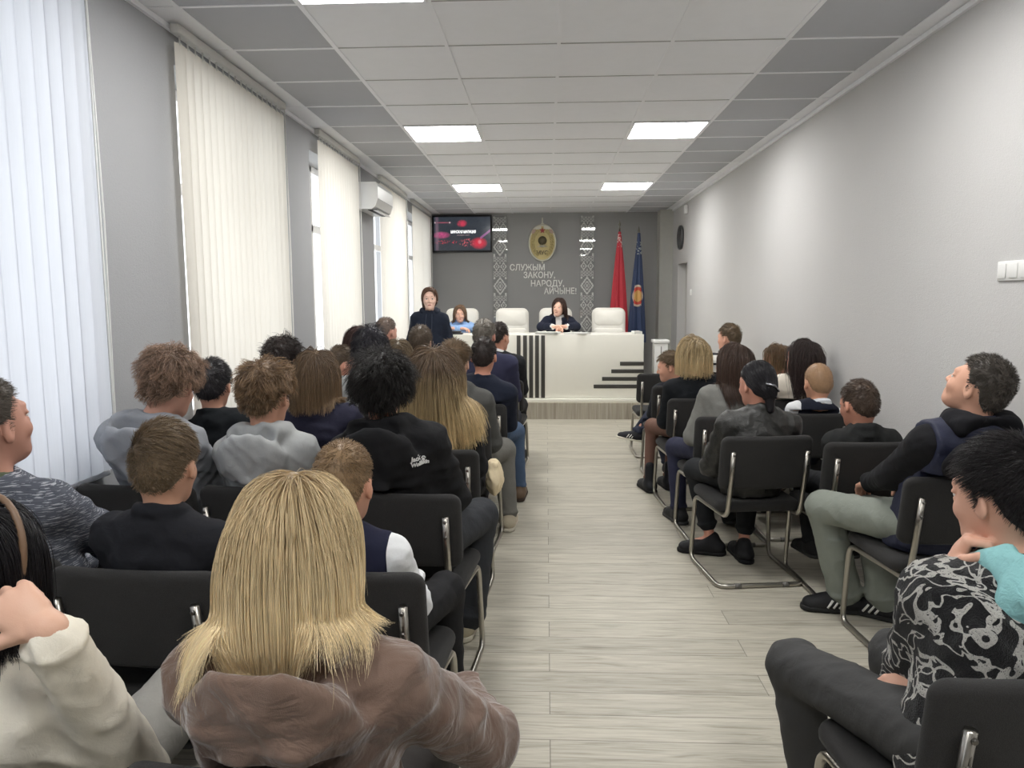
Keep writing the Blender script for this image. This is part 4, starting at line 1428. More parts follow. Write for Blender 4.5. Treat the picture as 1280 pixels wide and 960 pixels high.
# air conditioner
r0 = empty('air_conditioner', (XL, 7.70, 2.54)); tag(r0, 'white split air conditioner high on the window wall', 'air conditioner')
prof = [(0, -.13), (.15, -.13), (.185, -.105), (.215, -.03), (.215, .09), (.195, .13), (0, .13)]
mb = MB(); V = [(x, -.36, z_) for x, z_ in prof] + [(x, .36, z_) for x, z_ in prof]; n_ = len(prof)
mb.add(V, [list(range(n_)), list(range(n_, 2 * n_))[::-1]] + [[i, n_ + i, n_ + (i + 1) % n_, (i + 1) % n_] for i in range(n_)]); mb.build('case', M_WHITE, r0)
mb = MB(); mb.box((.10, -.31, -.1355), (.19, .31, -.130), 0, .002, M=Matrix.Translation((0, 0, 0))); mb.build('outlet_slot', plain('dark slot', (48, 48, 50), .6), r0)
mb = MB(); mb.box((.155, -.31, -.140), (.20, .31, -.1365), 0, .001); mb.build('louvre', M_WHITE, r0)
mb = MB(); mb.box((.2152, -.34, -.032), (.2165, .34, -.028)); mb.build('panel_seam', plain('seam', (150, 150, 150), .6), r0)

# clock, sensor and switches on the right wall
r0 = empty('wall_clock', (XR, 10.95, 2.39)); tag(r0, 'round wall clock with a dark rim above the doorway', 'clock')
RX = Matrix.Rotation(-PI / 2, 4, 'Y')
mb = MB(); mb.lathe([(.165, 0), (.175, .015), (.172, .04), (.155, .045), (.150, .03)], 40, 0, RX); mb.build('rim', plain('clock rim', (72, 72, 74), .35), r0)
mb = MB(); mb.lathe([(.151, .020), (.151, .026)], 40, 0, RX); fc = mb.build('dial', plain('dial', (208, 208, 204), .5), r0)
mb = MB()
for k in range(12):
    a = 2 * PI * k / 12; mb.box((-.031, -.004, .115), (-.0265, .004, .14), M=Matrix.Rotation(a, 4, 'X'))
mb.build('hour_marks', plain('dark', (40, 40, 40), .5), fc)
for nm, ln, a in (('hour_hand', .075, 2.6), ('minute_hand', .115, .4)):
    mb = MB(); mb.box((-.036, -.005, -.02), (-.032, .005, ln), M=Matrix.Rotation(a, 4, 'X')); mb.build(nm, plain('dark', (40, 40, 40), .5), r0)
def switch(y, z_, n, lab, nm, cat, w_=.082):
    r0 = empty(nm, (XR, y, z_)); tag(r0, lab, cat)
    mb = MB(); mb.box((-.010, -w_ * n / 2, -.042), (0, w_ * n / 2, .042), 0, .004); mb.build('frame', M_WHITE, r0)
    for k in range(n):
        y0 = -w_ * n / 2 + k * w_
        mb = MB(); mb.box((-.015, y0 + .012, -.031), (-.009, y0 + w_ - .012, .031), 0, .002); mb.build('rocker', M_WHITE, r0)
switch(10.16, 1.60, 1, 'single white light switch beside the doorway', 'light_switch', 'light switch')
switch(3.17, 1.635, 4, 'row of white light switches on the wall at the right picture edge', 'light_switch', 'light switch', .078)
mb = MB(); mb.box((-.05, -.035, -.06), (0, .035, .06), 0, .012)
tag(mb.build('motion_sensor', M_WHITE, None, (XR, 10.55, 2.74)), 'small white sensor near the ceiling above the clock', 'sensor')

# ------------------------------------------------------------------ visitor chairs
def fabric_mat():
    t = NT('charcoal upholstery'); co = t.coord('Object')
    n1 = t.noise(co, 420, 2, .7); n2 = t.noise(co, 9, 3)
    t.bsdf(t.mix(t.math('ADD', t.math('MULTIPLY', n1, .75), t.math('MULTIPLY', n2, .25)), srgb(30, 30, 31), srgb(64, 63, 62)), .95, bump=n1, bstr=.4, bdist=.003, spec=.2, sheen=.08)
    return t.m
M_FAB = fabric_mat()
M_TUBE = plain('satin steel tube', (176, 172, 164), .28, 1.0, var=.03)
M_SCREW = plain('screw', (120, 118, 114), .35, 1.0)
M_GLIDE = plain('glide', (96, 94, 90), .5)


def visitor_chair(label):
    r0 = empty('visitor_chair', (0, 0, 0)); tag(r0, label, 'chair', 'charcoal visitor chairs set in rows')
    mb = MB(); cushion(mb, .485, .050, .285, .040, .022, .022, .535, .14, .004); mb.build('backrest', M_FAB, r0, (0, -.247, 0))
    mb = MB(); cushion(mb, .465, .056, .45, .06, .026, 0, .424, 0, .003, True); mb.build('seat', M_FAB, r0, (0, .012, 0))
    mb = MB()
    pts = []
    for sd in (-1, 1):
        a = [(sd * .195, -.312, .745), (sd * .195, -.284, .56), (sd * .195, -.245, .385), (sd * .22, .195, .385), (sd * .235, .205, .014), (sd * .235, -.255, .014), (0, -.255, .014)]
        pts.append(a)
    path = pts[0] + pts[1][::-1][1:]
    mb.tube(path, .0125, .055, 10)
    fr_ = mb.build('tube_frame', M_TUBE, r0)
    mb = MB(); mb.tube([(-.19, -.12, .386), (.19, -.12, .386)], .010, n=8); mb.build('seat_crossbar', M_TUBE, fr_)
    for sd in (-1, 1):
        mb = MB()
        mb.box((sd * .195 - .002, -.3165, .66), (sd * .195 + .002, -.3085, .74))
        for z_, y_ in ((.73, -.3225), (.67, -.3135)):
            mb.lathe([(.0065, 0), (.0065, .004), (.004, .006)], 10, 0, Matrix.Translation((sd * .195, y_, z_)) @ Matrix.Rotation(PI / 2, 4, 'X'))
        mb.build('screws', M_SCREW, fr_)
        mb = MB(); mb.tube([(sd * .13 - .018, -.255, .014), (sd * .13 + .018, -.255, .014)], .0139, n=10); mb.build('floor_glide', M_GLIDE, r0)
    return r0


_chair = [None]


def chair(x, y, rz, label):
    if _chair[0] is None:
        _chair[0] = c = visitor_chair(label)
    else:
        c = copy_tree(_chair[0]); c['label'] = label
    c.location = (x, y, 0); c.rotation_euler = (0, 0, -math.radians(rz))
    return c


# ------------------------------------------------------------------ camera and view
cd = bpy.data.cameras.new('camera'); cd.sensor_width = 36; cd.lens = CAM_F * 36 / 1280; cd.clip_start = .05
cam = bpy.data.objects.new('camera', cd); COL.objects.link(cam)
cam.matrix_world = Matrix([[_ri[i], _up[i], -_fw[i], (0, 0, CAM_Z)[i]] for i in range(3)] + [[0, 0, 0, 1]])
scene.camera = cam
vs_ = scene.view_settings
vs_.view_transform = 'Standard'; vs_.look = 'None'; vs_.gamma = 1; vs_.use_curve_mapping = False; vs_.exposure = 0.57
scene.cycles.use_denoising = True
scene.cycles.max_bounces = 10
scene.cycles.diffuse_bounces = 6
scene.cycles.transmission_bounces = 6
scene.cycles.transparent_max_bounces = 12
scene.cycles.sample_clamp_indirect = 8
# ------------------------------------------------------------------ the audience
def NW(Y, k=1.0): return dict(n=int(np.clip(6500 * k / Y, 700, 5200)), wid=.00045 + .00016 * Y)
def SHORT(root, Y, L=.035, Ls=.010, k=1.0, **kw):
    d = dict(root=root, L=L, Ls=Ls, lift=.30, liftside=.35, rand=.14, t=.010, ts=.004, clump=.30, grav=.04, comb=(0, 1.5, 0)); d.update(NW(Y, k)); d.update(kw); return d
def BUZZ(root, Y, **kw):
    d = dict(root=root, L=.010, Ls=.005, lift=.55, rand=.12, t=.005, ts=.002, clump=.1, grav=0, steps=3, rough=.001); d.update(NW(Y, 1.2)); d.update(kw); return d
def MESSY(root, Y, L=.07, **kw):
    d = dict(root=root, L=L, Ls=L * .7, lift=.45, liftside=.55, rand=.30, t=.020, ts=.010, clump=.62, per=22, curl=.22, cfreq=85, grav=.10, steps=8, rough=.010, layer=.02); d.update(NW(Y, 1.1)); d.update(kw); return d
def LONG(root, Y, ztip, L=.45, tip=None, **kw):
    d = dict(long=True, root=root, tip=tip, L=L, ztip=ztip, part=0.0, lift=.16, grav=.55, t=.012, ts=.008, layer=.028, clump=.30, per=24, steps=18, rand=.07, tipvar=.02, var=.4)
    d.update(n=int(np.clip(13000 / Y, 1400, 8500)), wid=.00055 + .00020 * Y); d.update(kw); return d


GREY_H, LGREY_H = (146, 149, 154), (166, 168, 168)
P_ = person
who = {}

# --- first row, left of the aisle
velour = NT('velour'); _c = velour.coord('Object')
_n = velour.noise(_c, 9, 4, .6, .8); _f = velour.noise(_c, 700, 2)
velour.bsdf(velour.mix(_n, srgb(88, 70, 60), srgb(132, 110, 98)), .8, bump=velour.math('ADD', velour.noise(_c, 13, 3, .5, 1.2), velour.math('MULTIPLY', _f, .06)), bstr=.55, bdist=.03, spec=.2, sheen=.55)
who['blonde'] = P_('person in a taupe velour hooded jacket, back to the camera, nearest of all',
    seat=(-.41, 1.30, 2), head=(372, 690, 1.20), hy=3, s=.98, hs=1.0, top=dict(mat=velour.m, hood=True, big=1.12, o=.022, wr=.012, wl=.10, name='velour_jacket'), legs=dict(col=(66, 62, 60)),
    hair=LONG((160, 134, 96), 1.2, .99, L=.56, tip=(248, 228, 186), split=.22, n=15000, wid=.00052, tipx=.55, whorl=(.0, -.005, .125), fill=[((0, -.07, .0), (0, -.085, -.13), .072, .066, .55)], fillz=-.15, filly=-.02, clump=.16, per=40, layer=.022, tipvar=.03, fillt=.2, t=.014, gather=2.0, back=.10, rand=.05, lift=.06, var=.35),
    pose=dict(rh=V3(-.20, 1.66, .60), re=V3(-.115, 1.37, .66), lh=V3(-.52, 1.64, .60)), hres=.006, dist=1.2)

who['white'] = P_('person in a cream long sleeved shirt resting the head on a raised hand',
    seat=(-.99, 1.24, 0), head=(-28, 722, 1.16), hy=22, hp_=-10, hr=10, s=.96, top=dict(col=(222, 216, 202), o=.022, ao=.019, wr=.008, wl=.075, name='shirt'), legs=dict(col=(150, 148, 143), o=.024, wide=.02),
    hair=LONG((26, 24, 28), 1.15, 1.0, L=.26, n=7000, wid=.0007, part=.02, tipvar=.015, layer=.012, gather=1.0),
    pose=dict(rh=at(60, 786, 1.03), re=at(168, 968, 1.20), rhd=V3(-.86, .10, .50), rhn=V3(-.1, .75, -.6), rcurl=.8, cuff=.93, rpole=V3(.3, 0, -1), rk=V3(-.86, 1.62, .60), ra=V3(-1.10, 1.66, .38), rf=V3(-.7, .6, -.2)), hres=.0042, dist=1.15)

# --- second row, left
stripe = NT('melange knit'); _c = stripe.coord('Object', (9, 9, 150)); _a = stripe.noise(_c, 1.6, 3, .7); _b = stripe.noise(stripe.coord('Object', (16, 16, 210)), 2.0, 2)
_k = stripe.math('MULTIPLY', stripe.math('GREATER_THAN', _b, .585), .75)
stripe.bsdf(stripe.mix(_k, stripe.mix(_a, srgb(52, 56, 66), srgb(108, 112, 122)), srgb(182, 184, 190)), .92, bump=_a, bstr=.25, bdist=.004, spec=.2)
who['melange'] = P_('person in a dark grey sweatshirt with fine white streaks, looking up',
    seat=(-1.585, 2.20, 2), head=(-17, 533, 2.02), hy=14, hp_=12, s=1.10, hs=1.12, w=.87, top=dict(mat=stripe.m, o=.020, wr=.009, wl=.12, name='sweatshirt'),
    hair=SHORT((96, 88, 80), 1.9, L=.02, Ls=.010), skin_=(194, 148, 130), pose=dict(re=at(118, 662, 2.20), rh=V3(-1.46, 2.46, .60), lpole=V3(.2, -.6, -.6), px=.04, Sl=(.03, 0, 0), lh=V3(-1.62, 2.46, .62), nk=1.12), collar=(84, 92, 74))
who['blackshirt'] = P_('person in a black shirt with a low stand collar, second row from the camera',
    seat=(-1.08, 2.12, 4), head=(208, 582, 2.0), hy=-1, hp_=-6, s=.92, top=dict(col=(30, 31, 36), stand=True, o=.014, wr=.006, name='shirt'), legs=dict(col=(34, 34, 38)),
    hair=SHORT((118, 100, 78), 2.0, L=.036, Ls=.009, comb=(3, 1, 0), lift=.22), skin_=(208, 164, 138))
who['vest'] = P_('person in a navy knitted vest over a white shirt, second row from the camera',
    seat=(-.54, 2.13, 4), head=(431, 606, 2.0), hy=9, hp_=-4, s=.84, hs=.96, top=dict(col=(226, 228, 230), o=.012, wr=.006, name='shirt'), vest=dict(col=(32, 34, 54), o=.020, arm=.004), collar=(230, 232, 234), legs=dict(col=(30, 30, 32)),
    hair=BUZZ((134, 110, 82), 2.0, L=.012, t=.006), skin_=(206, 156, 130), pose=dict(rk=V3(-.345, 2.44, .53), ra=V3(-.33, 2.43, .09), rf=V3(.2, 1, 0)))

# --- third row, left
who['messy'] = P_('person in a bluish grey hooded sweatshirt leaning forward by the first wall pier',
    seat=(-1.58, 3.00, 3), head=(214, 483, 2.84), hy=0, hp_=-16, s=1.0, w=.88, top=dict(col=GREY_H, hood=True, big=1.05, o=.022, wr=.009, name='hooded_sweatshirt'), legs=dict(col=(36, 40, 52)),
    hair=MESSY((118, 98, 84), 2.75, L=.065, tip=(164, 134, 112), n=3200, puff=[((0, -.01, .075), (.095, .105, .07))]), skin_=(204, 160, 140), pose=dict(crane=.04, px=.02, nx=-.05))
who['lgrey'] = P_('person in a pale grey hooded sweatshirt, third row, behind a navy vest',
    seat=(-1.07, 2.98, 6), head=(334, 496, 2.86), hy=8, hp_=-6, s=1.0, w=.90, top=dict(col=LGREY_H, hood=True, big=1.1, o=.022, wr=.008, name='hooded_sweatshirt'), legs=dict(col=(44, 46, 52)),
    hair=MESSY((112, 90, 68), 2.85, L=.055, tip=(150, 122, 92), curl=.08, Ls=.022, ts=.006, puff=[((0, -.01, .06), (.088, .10, .07))]), skin_=(205, 160, 136))
who['logo'] = P_('person in a black hooded jacket with a small white logo on the right back shoulder',
    seat=(-.53, 2.91, 5), head=(478, 488, 2.80), hy=-6, hp_=-6, s=1.03, top=dict(col=(27, 27, 29), hood=True, big=1.15, o=.028, wr=.010, name='hooded_jacket'), legs=dict(col=(48, 50, 54), o=.020, wide=.035), shoes=dict(col=(176, 166, 142), sole=(190, 184, 168)),
    hair=MESSY((30, 26, 24), 2.8, L=.08, n=3600, curl=.16, puff=[((0, -.01, .055), (.092, .105, .078)), ((0, -.05, -.02), (.086, .07, .07))], zoff=-.01), skin_=(198, 150, 128),
    pose=dict(rk=V3(-.30, 3.30, .54), ra=V3(-.37, 3.22, .09), rf=V3(.15, 1, 0), lk=V3(-.52, 3.33, .5)))

# --- fourth row, left
who['blacktee'] = P_('person in a black t-shirt with short sleeves in the fourth row beside the window blind',
    seat=(-1.55, 3.68, 2), head=(267, 482, 3.55), hy=-4, hp_=-6, s=.95, w=.86, top=dict(col=(26, 29, 32), sleeve='short', name='t_shirt'), hair=SHORT((36, 33, 36), 3.6, L=.03, Ls=.018, t=.014, ts=.008), skin_=(198, 152, 130), pose=dict(lpole=V3(.1, -.6, -.6), px=.03))
who['bob'] = P_('person in a dark navy collared jacket between a black t-shirt and a black top',
    seat=(-1.07, 3.71, 4), head=(396, 473, 3.62), hy=2, hp_=-4, s=.97, top=dict(col=(38, 38, 54), stand=True, o=.022, wr=.007, name='jacket'),
    hair=LONG((92, 74, 56), 3.6, 1.03, L=.22, tip=(138, 114, 88), fill=[((0, -.04, .02), (0, -.05, -.06), .072, .066, .8)], fillz=-.09, filly=.0, tipvar=.008, layer=.03, t=.018))
who['ombre'] = P_('person in a black top beside the aisle, long hair reaching the chair back, fourth row',
    seat=(-.54, 3.71, 4), head=(543, 470, 3.62), hy=6, hp_=-2, s=.98, top=dict(col=(29, 29, 31), o=.018, name='top'), legs=dict(col=(36, 36, 40)),
    hair=LONG((94, 76, 58), 3.6, .835, L=.6, tip=(230, 204, 154), split=.46, n=4200, wid=.0013, tz=.55, tipvar=.03, fill=[((0, -.06, .0), (0, -.085, -.18), .070, .105, .42)], fillz=-.24, filly=-.02, fillt=.45, layer=.055, gather=-.6, back=.25, clump=.35, t=.016, lift=.2),
    )

# --- fifth row, left
who['curlydark'] = P_('person in a light grey top at the window end of the fifth row',
    seat=(-1.55, 4.44, 2), head=(355, 451, 4.24), hy=12, s=.97, top=dict(col=(160, 162, 166), name='sweatshirt'), hair=MESSY((48, 40, 38), 4.3, L=.06, n=1500, puff=[((0, -.01, .05), (.09, .10, .078))]))
who['greysweat'] = P_('person in a light grey sweatshirt next to a charcoal hooded sweatshirt, fifth row',
    seat=(-1.03, 4.50, 4), head=(464, 438, 4.35), hy=4, s=1.03, top=dict(col=(150, 152, 152), o=.02, name='sweatshirt'), hair=MESSY((34, 32, 40), 4.3, L=.045, n=1500, t=.02, ts=.014, curl=.06, rand=.14, zoff=-.012))
who['charcoal'] = P_('person in a charcoal hooded sweatshirt and grey jeans beside the aisle, fifth row',
    seat=(-.54, 4.51, 5), head=(569, 454, 4.42), hy=10, s=1.03, top=dict(col=(78, 78, 76), hood=True, big=.95, o=.022, name='hooded_sweatshirt'), legs=dict(col=(112, 111, 106), o=.02), shoes=dict(col=(176, 166, 146), sole=(196, 190, 176)),
    hair=SHORT((104, 84, 62), 4.4, L=.04, Ls=.012, t=.014, puff=[((0, -.005, .06), (.083, .10, .07))]), pose=dict(rk=V3(-.285, 4.88, .52), ra=V3(-.25, 4.80, .09), rf=V3(.1, 1, 0)))

# --- sixth row, left
who['profile'] = P_('person in a black top turned to the right in the sixth row by the window',
    seat=(-1.48, 5.22, 4), head=(427, 456, 5.0), hy=46, hp_=-14, s=.92, top=dict(col=(30, 31, 34), name='top'), hair=SHORT((92, 78, 64), 5, L=.03, Ls=.010, t=.012), skin_=(212, 160, 140))
who['mousy'] = P_('person with only the head showing, beside a dark navy sweater, sixth row',
    seat=(-.99, 5.22, 0), head=(498, 450, 5.05), hy=6, s=.93, top=dict(col=(70, 72, 78), name='top'), hair=LONG((104, 88, 66), 5, 1.0, L=.18, tip=(132, 112, 84), tipvar=.01, fill=[((0, -.04, .02), (0, -.05, -.06), .070, .062, .8)], fillz=-.09))
who['navy'] = P_('person in a dark navy sweater and blue jeans beside the aisle, sixth row',
    seat=(-.49, 5.23, 4), head=(605, 446, 5.06), hy=6, hp_=-4, s=1.05, w=1.04, top=dict(col=(32, 37, 52), o=.020, name='sweater'), legs=dict(col=(74, 92, 118)), shoes=dict(col=(104, 86, 70), sole=(60, 50, 44)),
    hair=SHORT((44, 36, 34), 5, L=.022, Ls=.010), skin_=(200, 146, 124), pose=dict(rk=V3(-.24, 5.57, .52), ra=V3(-.205, 5.53, .09), rf=V3(.1, 1, 0)))

# --- seventh row, left
who['redbrown'] = P_('person half hidden beside the third cream blind, long hair over the shoulders',
    seat=(-1.46, 5.93, 0), head=(449, 429, 5.75), hy=-4, s=.97, top=dict(col=(58, 52, 58), name='top'), hair=LONG((66, 44, 40), 5.7, .82, L=.5, fill=[((0, -.05, .0), (0, -.08, -.2), .07, .075, .55)], fillz=-.26))
who['whitecollar'] = P_('person in a white collared shirt in front of the standing person',
    seat=(-.97, 5.93, 0), head=(526, 428, 5.78), hy=3, s=.95, top=dict(col=(222, 224, 228), name='shirt'), collar=(236, 238, 240), hair=SHORT((94, 80, 66), 5.8, L=.035, Ls=.018, t=.015, ts=.01))
who['purple'] = P_('person in a violet blue jacket beside the aisle, seen past a dark navy sweater',
    seat=(-.45, 5.95, 2), head=(606, 420, 5.82), hy=14, s=1.08, w=1.08, top=dict(col=(54, 55, 78), o=.022, name='jacket'), legs=dict(col=(40, 42, 52)), hair=SHORT((112, 106, 98), 5.8, L=.022, Ls=.012), skin_=(204, 150, 134), pose=dict(px=.0))

# --- front row, left
who['buzz'] = P_('person in a dark jacket with a white collar, front row by the windows',
    seat=(-1.40, 6.68, 6), head=(483, 415, 6.5), hy=30, hp_=-8, s=1.03, top=dict(col=(44, 46, 56), name='jacket'), collar=(236, 238, 240), hair=BUZZ((96, 82, 74), 6.5, L=.014, Ls=.004), skin_=(196, 150, 132))
who['suit'] = P_('person in a black suit jacket in the front row beside the aisle, facing the desk',
    seat=(-.42, 6.70, 4), head=(624, 422, 6.55), hy=30, hp_=-4, s=1.05, w=1.05, top=dict(col=(32, 33, 36), o=.022, name='suit_jacket'), collar=(228, 228, 228), legs=dict(col=(30, 31, 34)), hair=SHORT((52, 44, 40), 6.5, L=.025, Ls=.018, zoff=.018), skin_=(206, 154, 130))

# --- standing
who['standing'] = P_('person standing in a dark navy hooded sweatshirt, facing the room with arms at the sides',
    stand=(-1.29, 8.10, 176), head=(537, 374, 8.10), hy=172, s=.97, w=.86, top=dict(col=(36, 42, 56), hood=(38, 44, 58), o=.026, wr=.007, name='hooded_sweatshirt'), legs=dict(col=(34, 36, 42)), shoes=dict(col=(200, 200, 198), sole=(220, 220, 218)),
    hair=LONG((104, 78, 62), 8, 1.37, L=.24, pull=((.05, -.08, -.10), .5), grav=.2, n=1800, part=0.0, zoff=.004, t=.010, layer=.010, tipvar=.02, fill=[((.04, -.08, -.05), (.055, -.08, -.17), .035, .02, .8)], fillz=-.2, filly=-.06), skin_=(240, 204, 186), face=True, hres=.0055, pose=dict(belly=1.0))

# --- behind the desk
DZ_ = PZ + DT
u = who['uniform'] = P_('person in a light blue uniform shirt and dark tie seated behind the desk',
    seat=(-1.20, 10.44, 180), zbase=PZ, head=(575, 393, 10.32), hy=172, s=.95, top=dict(col=(150, 182, 226), o=.014, stand=True, name='uniform_shirt'),
    hair=LONG((122, 98, 78), 10, 1.25, L=.2, part=.02, n=1500, zoff=-.004, layer=.012, back=.2, fill=[((0, -.045, .02), (0, -.05, -.05), .070, .064, .8)], fillz=-.08), skin_=(226, 182, 160), face=True, hres=.0055,
    pose=dict(rh=V3(-1.17, 10.03, DZ_ + .058), lh=V3(-1.25, 9.98, DZ_ + .062), re=V3(-1.41, 10.22, DZ_ + .06), le=V3(-.99, 10.22, DZ_ + .06), nz=.035, rhd=V3(.9, -.25, 0), lhd=V3(-.9, -.25, 0), rhn=V3(0, 0, -1), lhn=V3(0, 0, -1)))
c = who['blazer'] = P_('person in a dark navy blazer and white blouse seated at the desk with hands clasped',
    seat=(.165, 10.48, 180), zbase=PZ, head=(698.5, 385, 10.32), hy=198, hp_=2, hr=-4, s=1.0, top=dict(col=(226, 222, 218), o=.012, name='blouse'), vest=None,
    hair=LONG((70, 52, 46), 10, 1.27, L=.22, part=-.02, n=1600, layer=.016, t=.012, back=.3, fill=[((0, -.045, .02), (0, -.05, -.06), .072, .068, .8)], fillz=-.09), skin_=(236, 196, 174), face=True, hres=.0055,
    pose=dict(rh=V3(.10, 9.86, DZ_ + .085), lh=V3(.26, 9.88, DZ_ + .085), re=V3(-.07, 10.16, DZ_ + .07), le=V3(.41, 10.16, DZ_ + .07), nz=.035, rhd=V3(.95, -.2, -.05), lhd=V3(-.95, -.2, -.05), rhn=V3(0, -.5, -.8), lhn=V3(0, -.5, -.8), rcurl=.55, lcurl=.5))

# --- right of the aisle, third row from the camera
leather = NT('black leather'); _c = leather.coord('Object')
leather.bsdf(leather.mix(leather.noise(_c, 14, 4), srgb(36, 36, 35), srgb(50, 50, 48)), .42, bump=leather.math('ADD', leather.noise(_c, 24, 4, .6, 1.0), leather.math('MULTIPLY', leather.noise(_c, 300, 2), .15)), bstr=.5, bdist=.012, spec=.5)
who['leather'] = P_('person in a black leather jacket beside the aisle, bun held by a hair clip',
    seat=(1.11, 4.08, -7), head=(946, 481, 3.98), hy=-24, hp_=-4, s=.98, w=1.02, top=dict(mat=leather.m, o=.024, stand=True, wr=.009, name='leather_jacket'), legs=dict(col=(33, 35, 38), up=.10), shoes=dict(col=(33, 33, 36), sole=(26, 26, 28)),
    hair=LONG((26, 24, 28), 4, None, L=.12, pull=((-.01, -.112, -.05), 1.4), n=3000, part=0.0, grav=.05, t=.008, layer=.006, clump=.2, steps=10, fill=[((-.01, -.112, -.03), (-.012, -.118, -.125), .036, .022, .8)], fillz=-.16, filly=-.09), skin_=(206, 152, 132),
    pose=dict(lk=V3(.90, 4.40, .50), la=V3(.985, 4.345, .09), lf=V3(-.95, .25, 0), rk=V3(1.21, 4.37, .50), ra=V3(1.155, 4.25, .09), rf=V3(-.1, 1, 0)))
who['collarboy'] = P_('person in a black zip collar jacket with head low, by the right wall',
    seat=(1.60, 3.93, -3), head=(1073, 506, 3.80), hy=-16, hp_=-10, s=.82, hs=.97, top=dict(col=(36, 37, 37), stand=True, o=.022, name='jacket'), legs=dict(col=(34, 35, 38)),
    hair=SHORT((72, 58, 48), 3.7, L=.022, Ls=.009, t=.008), skin_=(204, 150, 128), pose=dict(lh=at(1056, 556, 3.92), lhd=V3(-.1, .1, 1), lhn=V3(.5, -.4, 0), lcurl=.8))

# --- fourth row, right
who['baldkid'] = P_('person in a navy vest with white sleeves banded in navy, by the right wall',
    seat=(1.62, 4.84, 0), head=(1022, 479, 4.66), hy=-4, hp_=-6, s=.82, hs=.98, top=dict(col=(226, 228, 230), o=.012, name='shirt'), vest=dict(col=(30, 33, 46), o=.022, arm=-.012), collar=(226, 230, 236),
    hair=BUZZ((172, 138, 106), 4.6, t=.004, n=1300, L=.006, Ls=.004, wid=.0008), skin_=(214, 164, 136))
who['greysweater'] = P_('person in a grey sweater seated in front of a leather jacket, looking left',
    seat=(1.12, 4.72, -4), head=(916, 456, 4.68), hy=-48, hp_=-2, s=1.0, top=dict(col=(124, 124, 120), o=.020, name='sweater'), legs=dict(col=(44, 46, 66)),
    hair=LONG((76, 60, 52), 4.7, .96, L=.40, n=2400, tipvar=.04, gather=1.5, layer=.018, tipx=.6, fill=[((0, -.05, .02), (0, -.06, -.09), .07, .066, .75)], fillz=-.13), skin_=(212, 160, 142), pose=dict(lk=V3(.90, 5.08, .50)))

# --- fifth row, right
who['blacktop'] = P_('person in a black wide neck top and black ankle boots beside the aisle',
    seat=(1.09, 5.52, -3), head=(866, 446, 5.45), hy=-10, s=.98, top=dict(col=(26, 29, 33), o=.016, rib=False, name='top'), legs=dict(col=(112, 84, 74), o=.004, name='tights', wr=.0), shoes=dict(col=(32, 33, 37), sole=(24, 24, 26), boot=True),
    hair=LONG((160, 140, 106), 5.4, 1.02, L=.25, tip=(218, 194, 150), split=.3, n=2400, tipvar=.012, layer=.034, t=.02, fill=[((0, -.045, .02), (0, -.055, -.07), .076, .072, .8)], fillz=-.10, fillt=.15), skin_=(214, 170, 146),
    pose=dict(lk=V3(.85, 5.88, .51), la=V3(.82, 5.80, .09), lf=V3(-.25, 1, 0), rk=V3(1.03, 5.90, .51), ra=V3(.985, 5.88, .09), rf=V3(-.2, 1, 0)))
who['whitesweater'] = P_('person in a cream white sweater leaning by the right wall, long wavy dark hair',
    seat=(1.665, 5.47, -2), head=(1003, 448, 5.16), hy=-50, hp_=4, s=.96, w=.84, top=dict(col=(226, 218, 204), o=.020, name='sweater'), legs=dict(col=(70, 72, 82)),
    hair=LONG((62, 51, 49), 5.1, .90, L=.46, n=2600, curl=.16, cfreq=50, tipvar=.05, layer=.016, t=.010, ts=.005, gather=1.0, fill=[((0, -.05, .02), (0, -.07, -.12), .068, .064, .75)], fillz=-.17), skin_=(214, 162, 142), pose=dict(px=-.02, rpole=V3(-.2, -.6, -.6), Sr=(-.03, 0, 0)))

# --- sixth row, right
who['crossleg'] = P_('person in dark clothes with one leg crossed, striped sneaker out in the aisle',
    seat=(1.09, 6.29, -3), head=(837, 459, 6.16), hy=-78, hp_=-12, s=.84, hs=.97, top=dict(col=(40, 42, 48), o=.02, name='jacket'), legs=dict(col=(48, 52, 66)), shoes=dict(col=(34, 34, 38), sole=(224, 220, 206), stripes=True),
    hair=SHORT((104, 86, 64), 6.1, L=.04, Ls=.02, t=.012), skin_=(222, 172, 148), pose=dict(rk=V3(1.0, 6.60, .57), ra=V3(.80, 6.54, .33), rf=V3(-.85, .2, .12), rdn=V3(-.15, 0, -1), lk=V3(.98, 6.55, .46), la=V3(1.06, 6.40, .09), lf=V3(.1, 1, 0)))
who['child'] = P_('person seated low by the right wall in front of the cream white sweater',
    seat=(1.66, 6.08, -3), head=(971, 452, 5.66), hy=-66, hp_=-6, s=.80, hs=.95, top=dict(col=(46, 48, 56), name='top'), hair=LONG((110, 88, 66), 5.9, 1.0, L=.13, tip=(128, 104, 78), n=900, tipvar=.01, bangs=True), skin_=(222, 172, 150), pose=dict(px=.02, rpole=V3(-.2, -.6, -.6), Sr=(-.03, 0, 0)))

# --- front row, right
tee = NT('striped tee'); _sp = tee.n('ShaderNodeSeparateXYZ'); tee.l(tee.coord('Object'), _sp.inputs[0])
_k = tee.math('LESS_THAN', tee.math('FRACT', tee.math('MULTIPLY', _sp.outputs[2], 11.0)), .22)
tee.bsdf(tee.mix(_k, srgb(226, 224, 216), srgb(42, 42, 46)), .9)
who['stripedtee'] = P_('person in a white top with dark bands by the right wall, front row',
    seat=(1.66, 7.20, -3), head=(911, 423, 6.95), hy=-42, s=1.02, top=dict(mat=tee.m, o=.018, name='t_shirt'), hair=SHORT((98, 82, 62), 6.9, L=.035, Ls=.010, t=.014), skin_=(218, 168, 144))

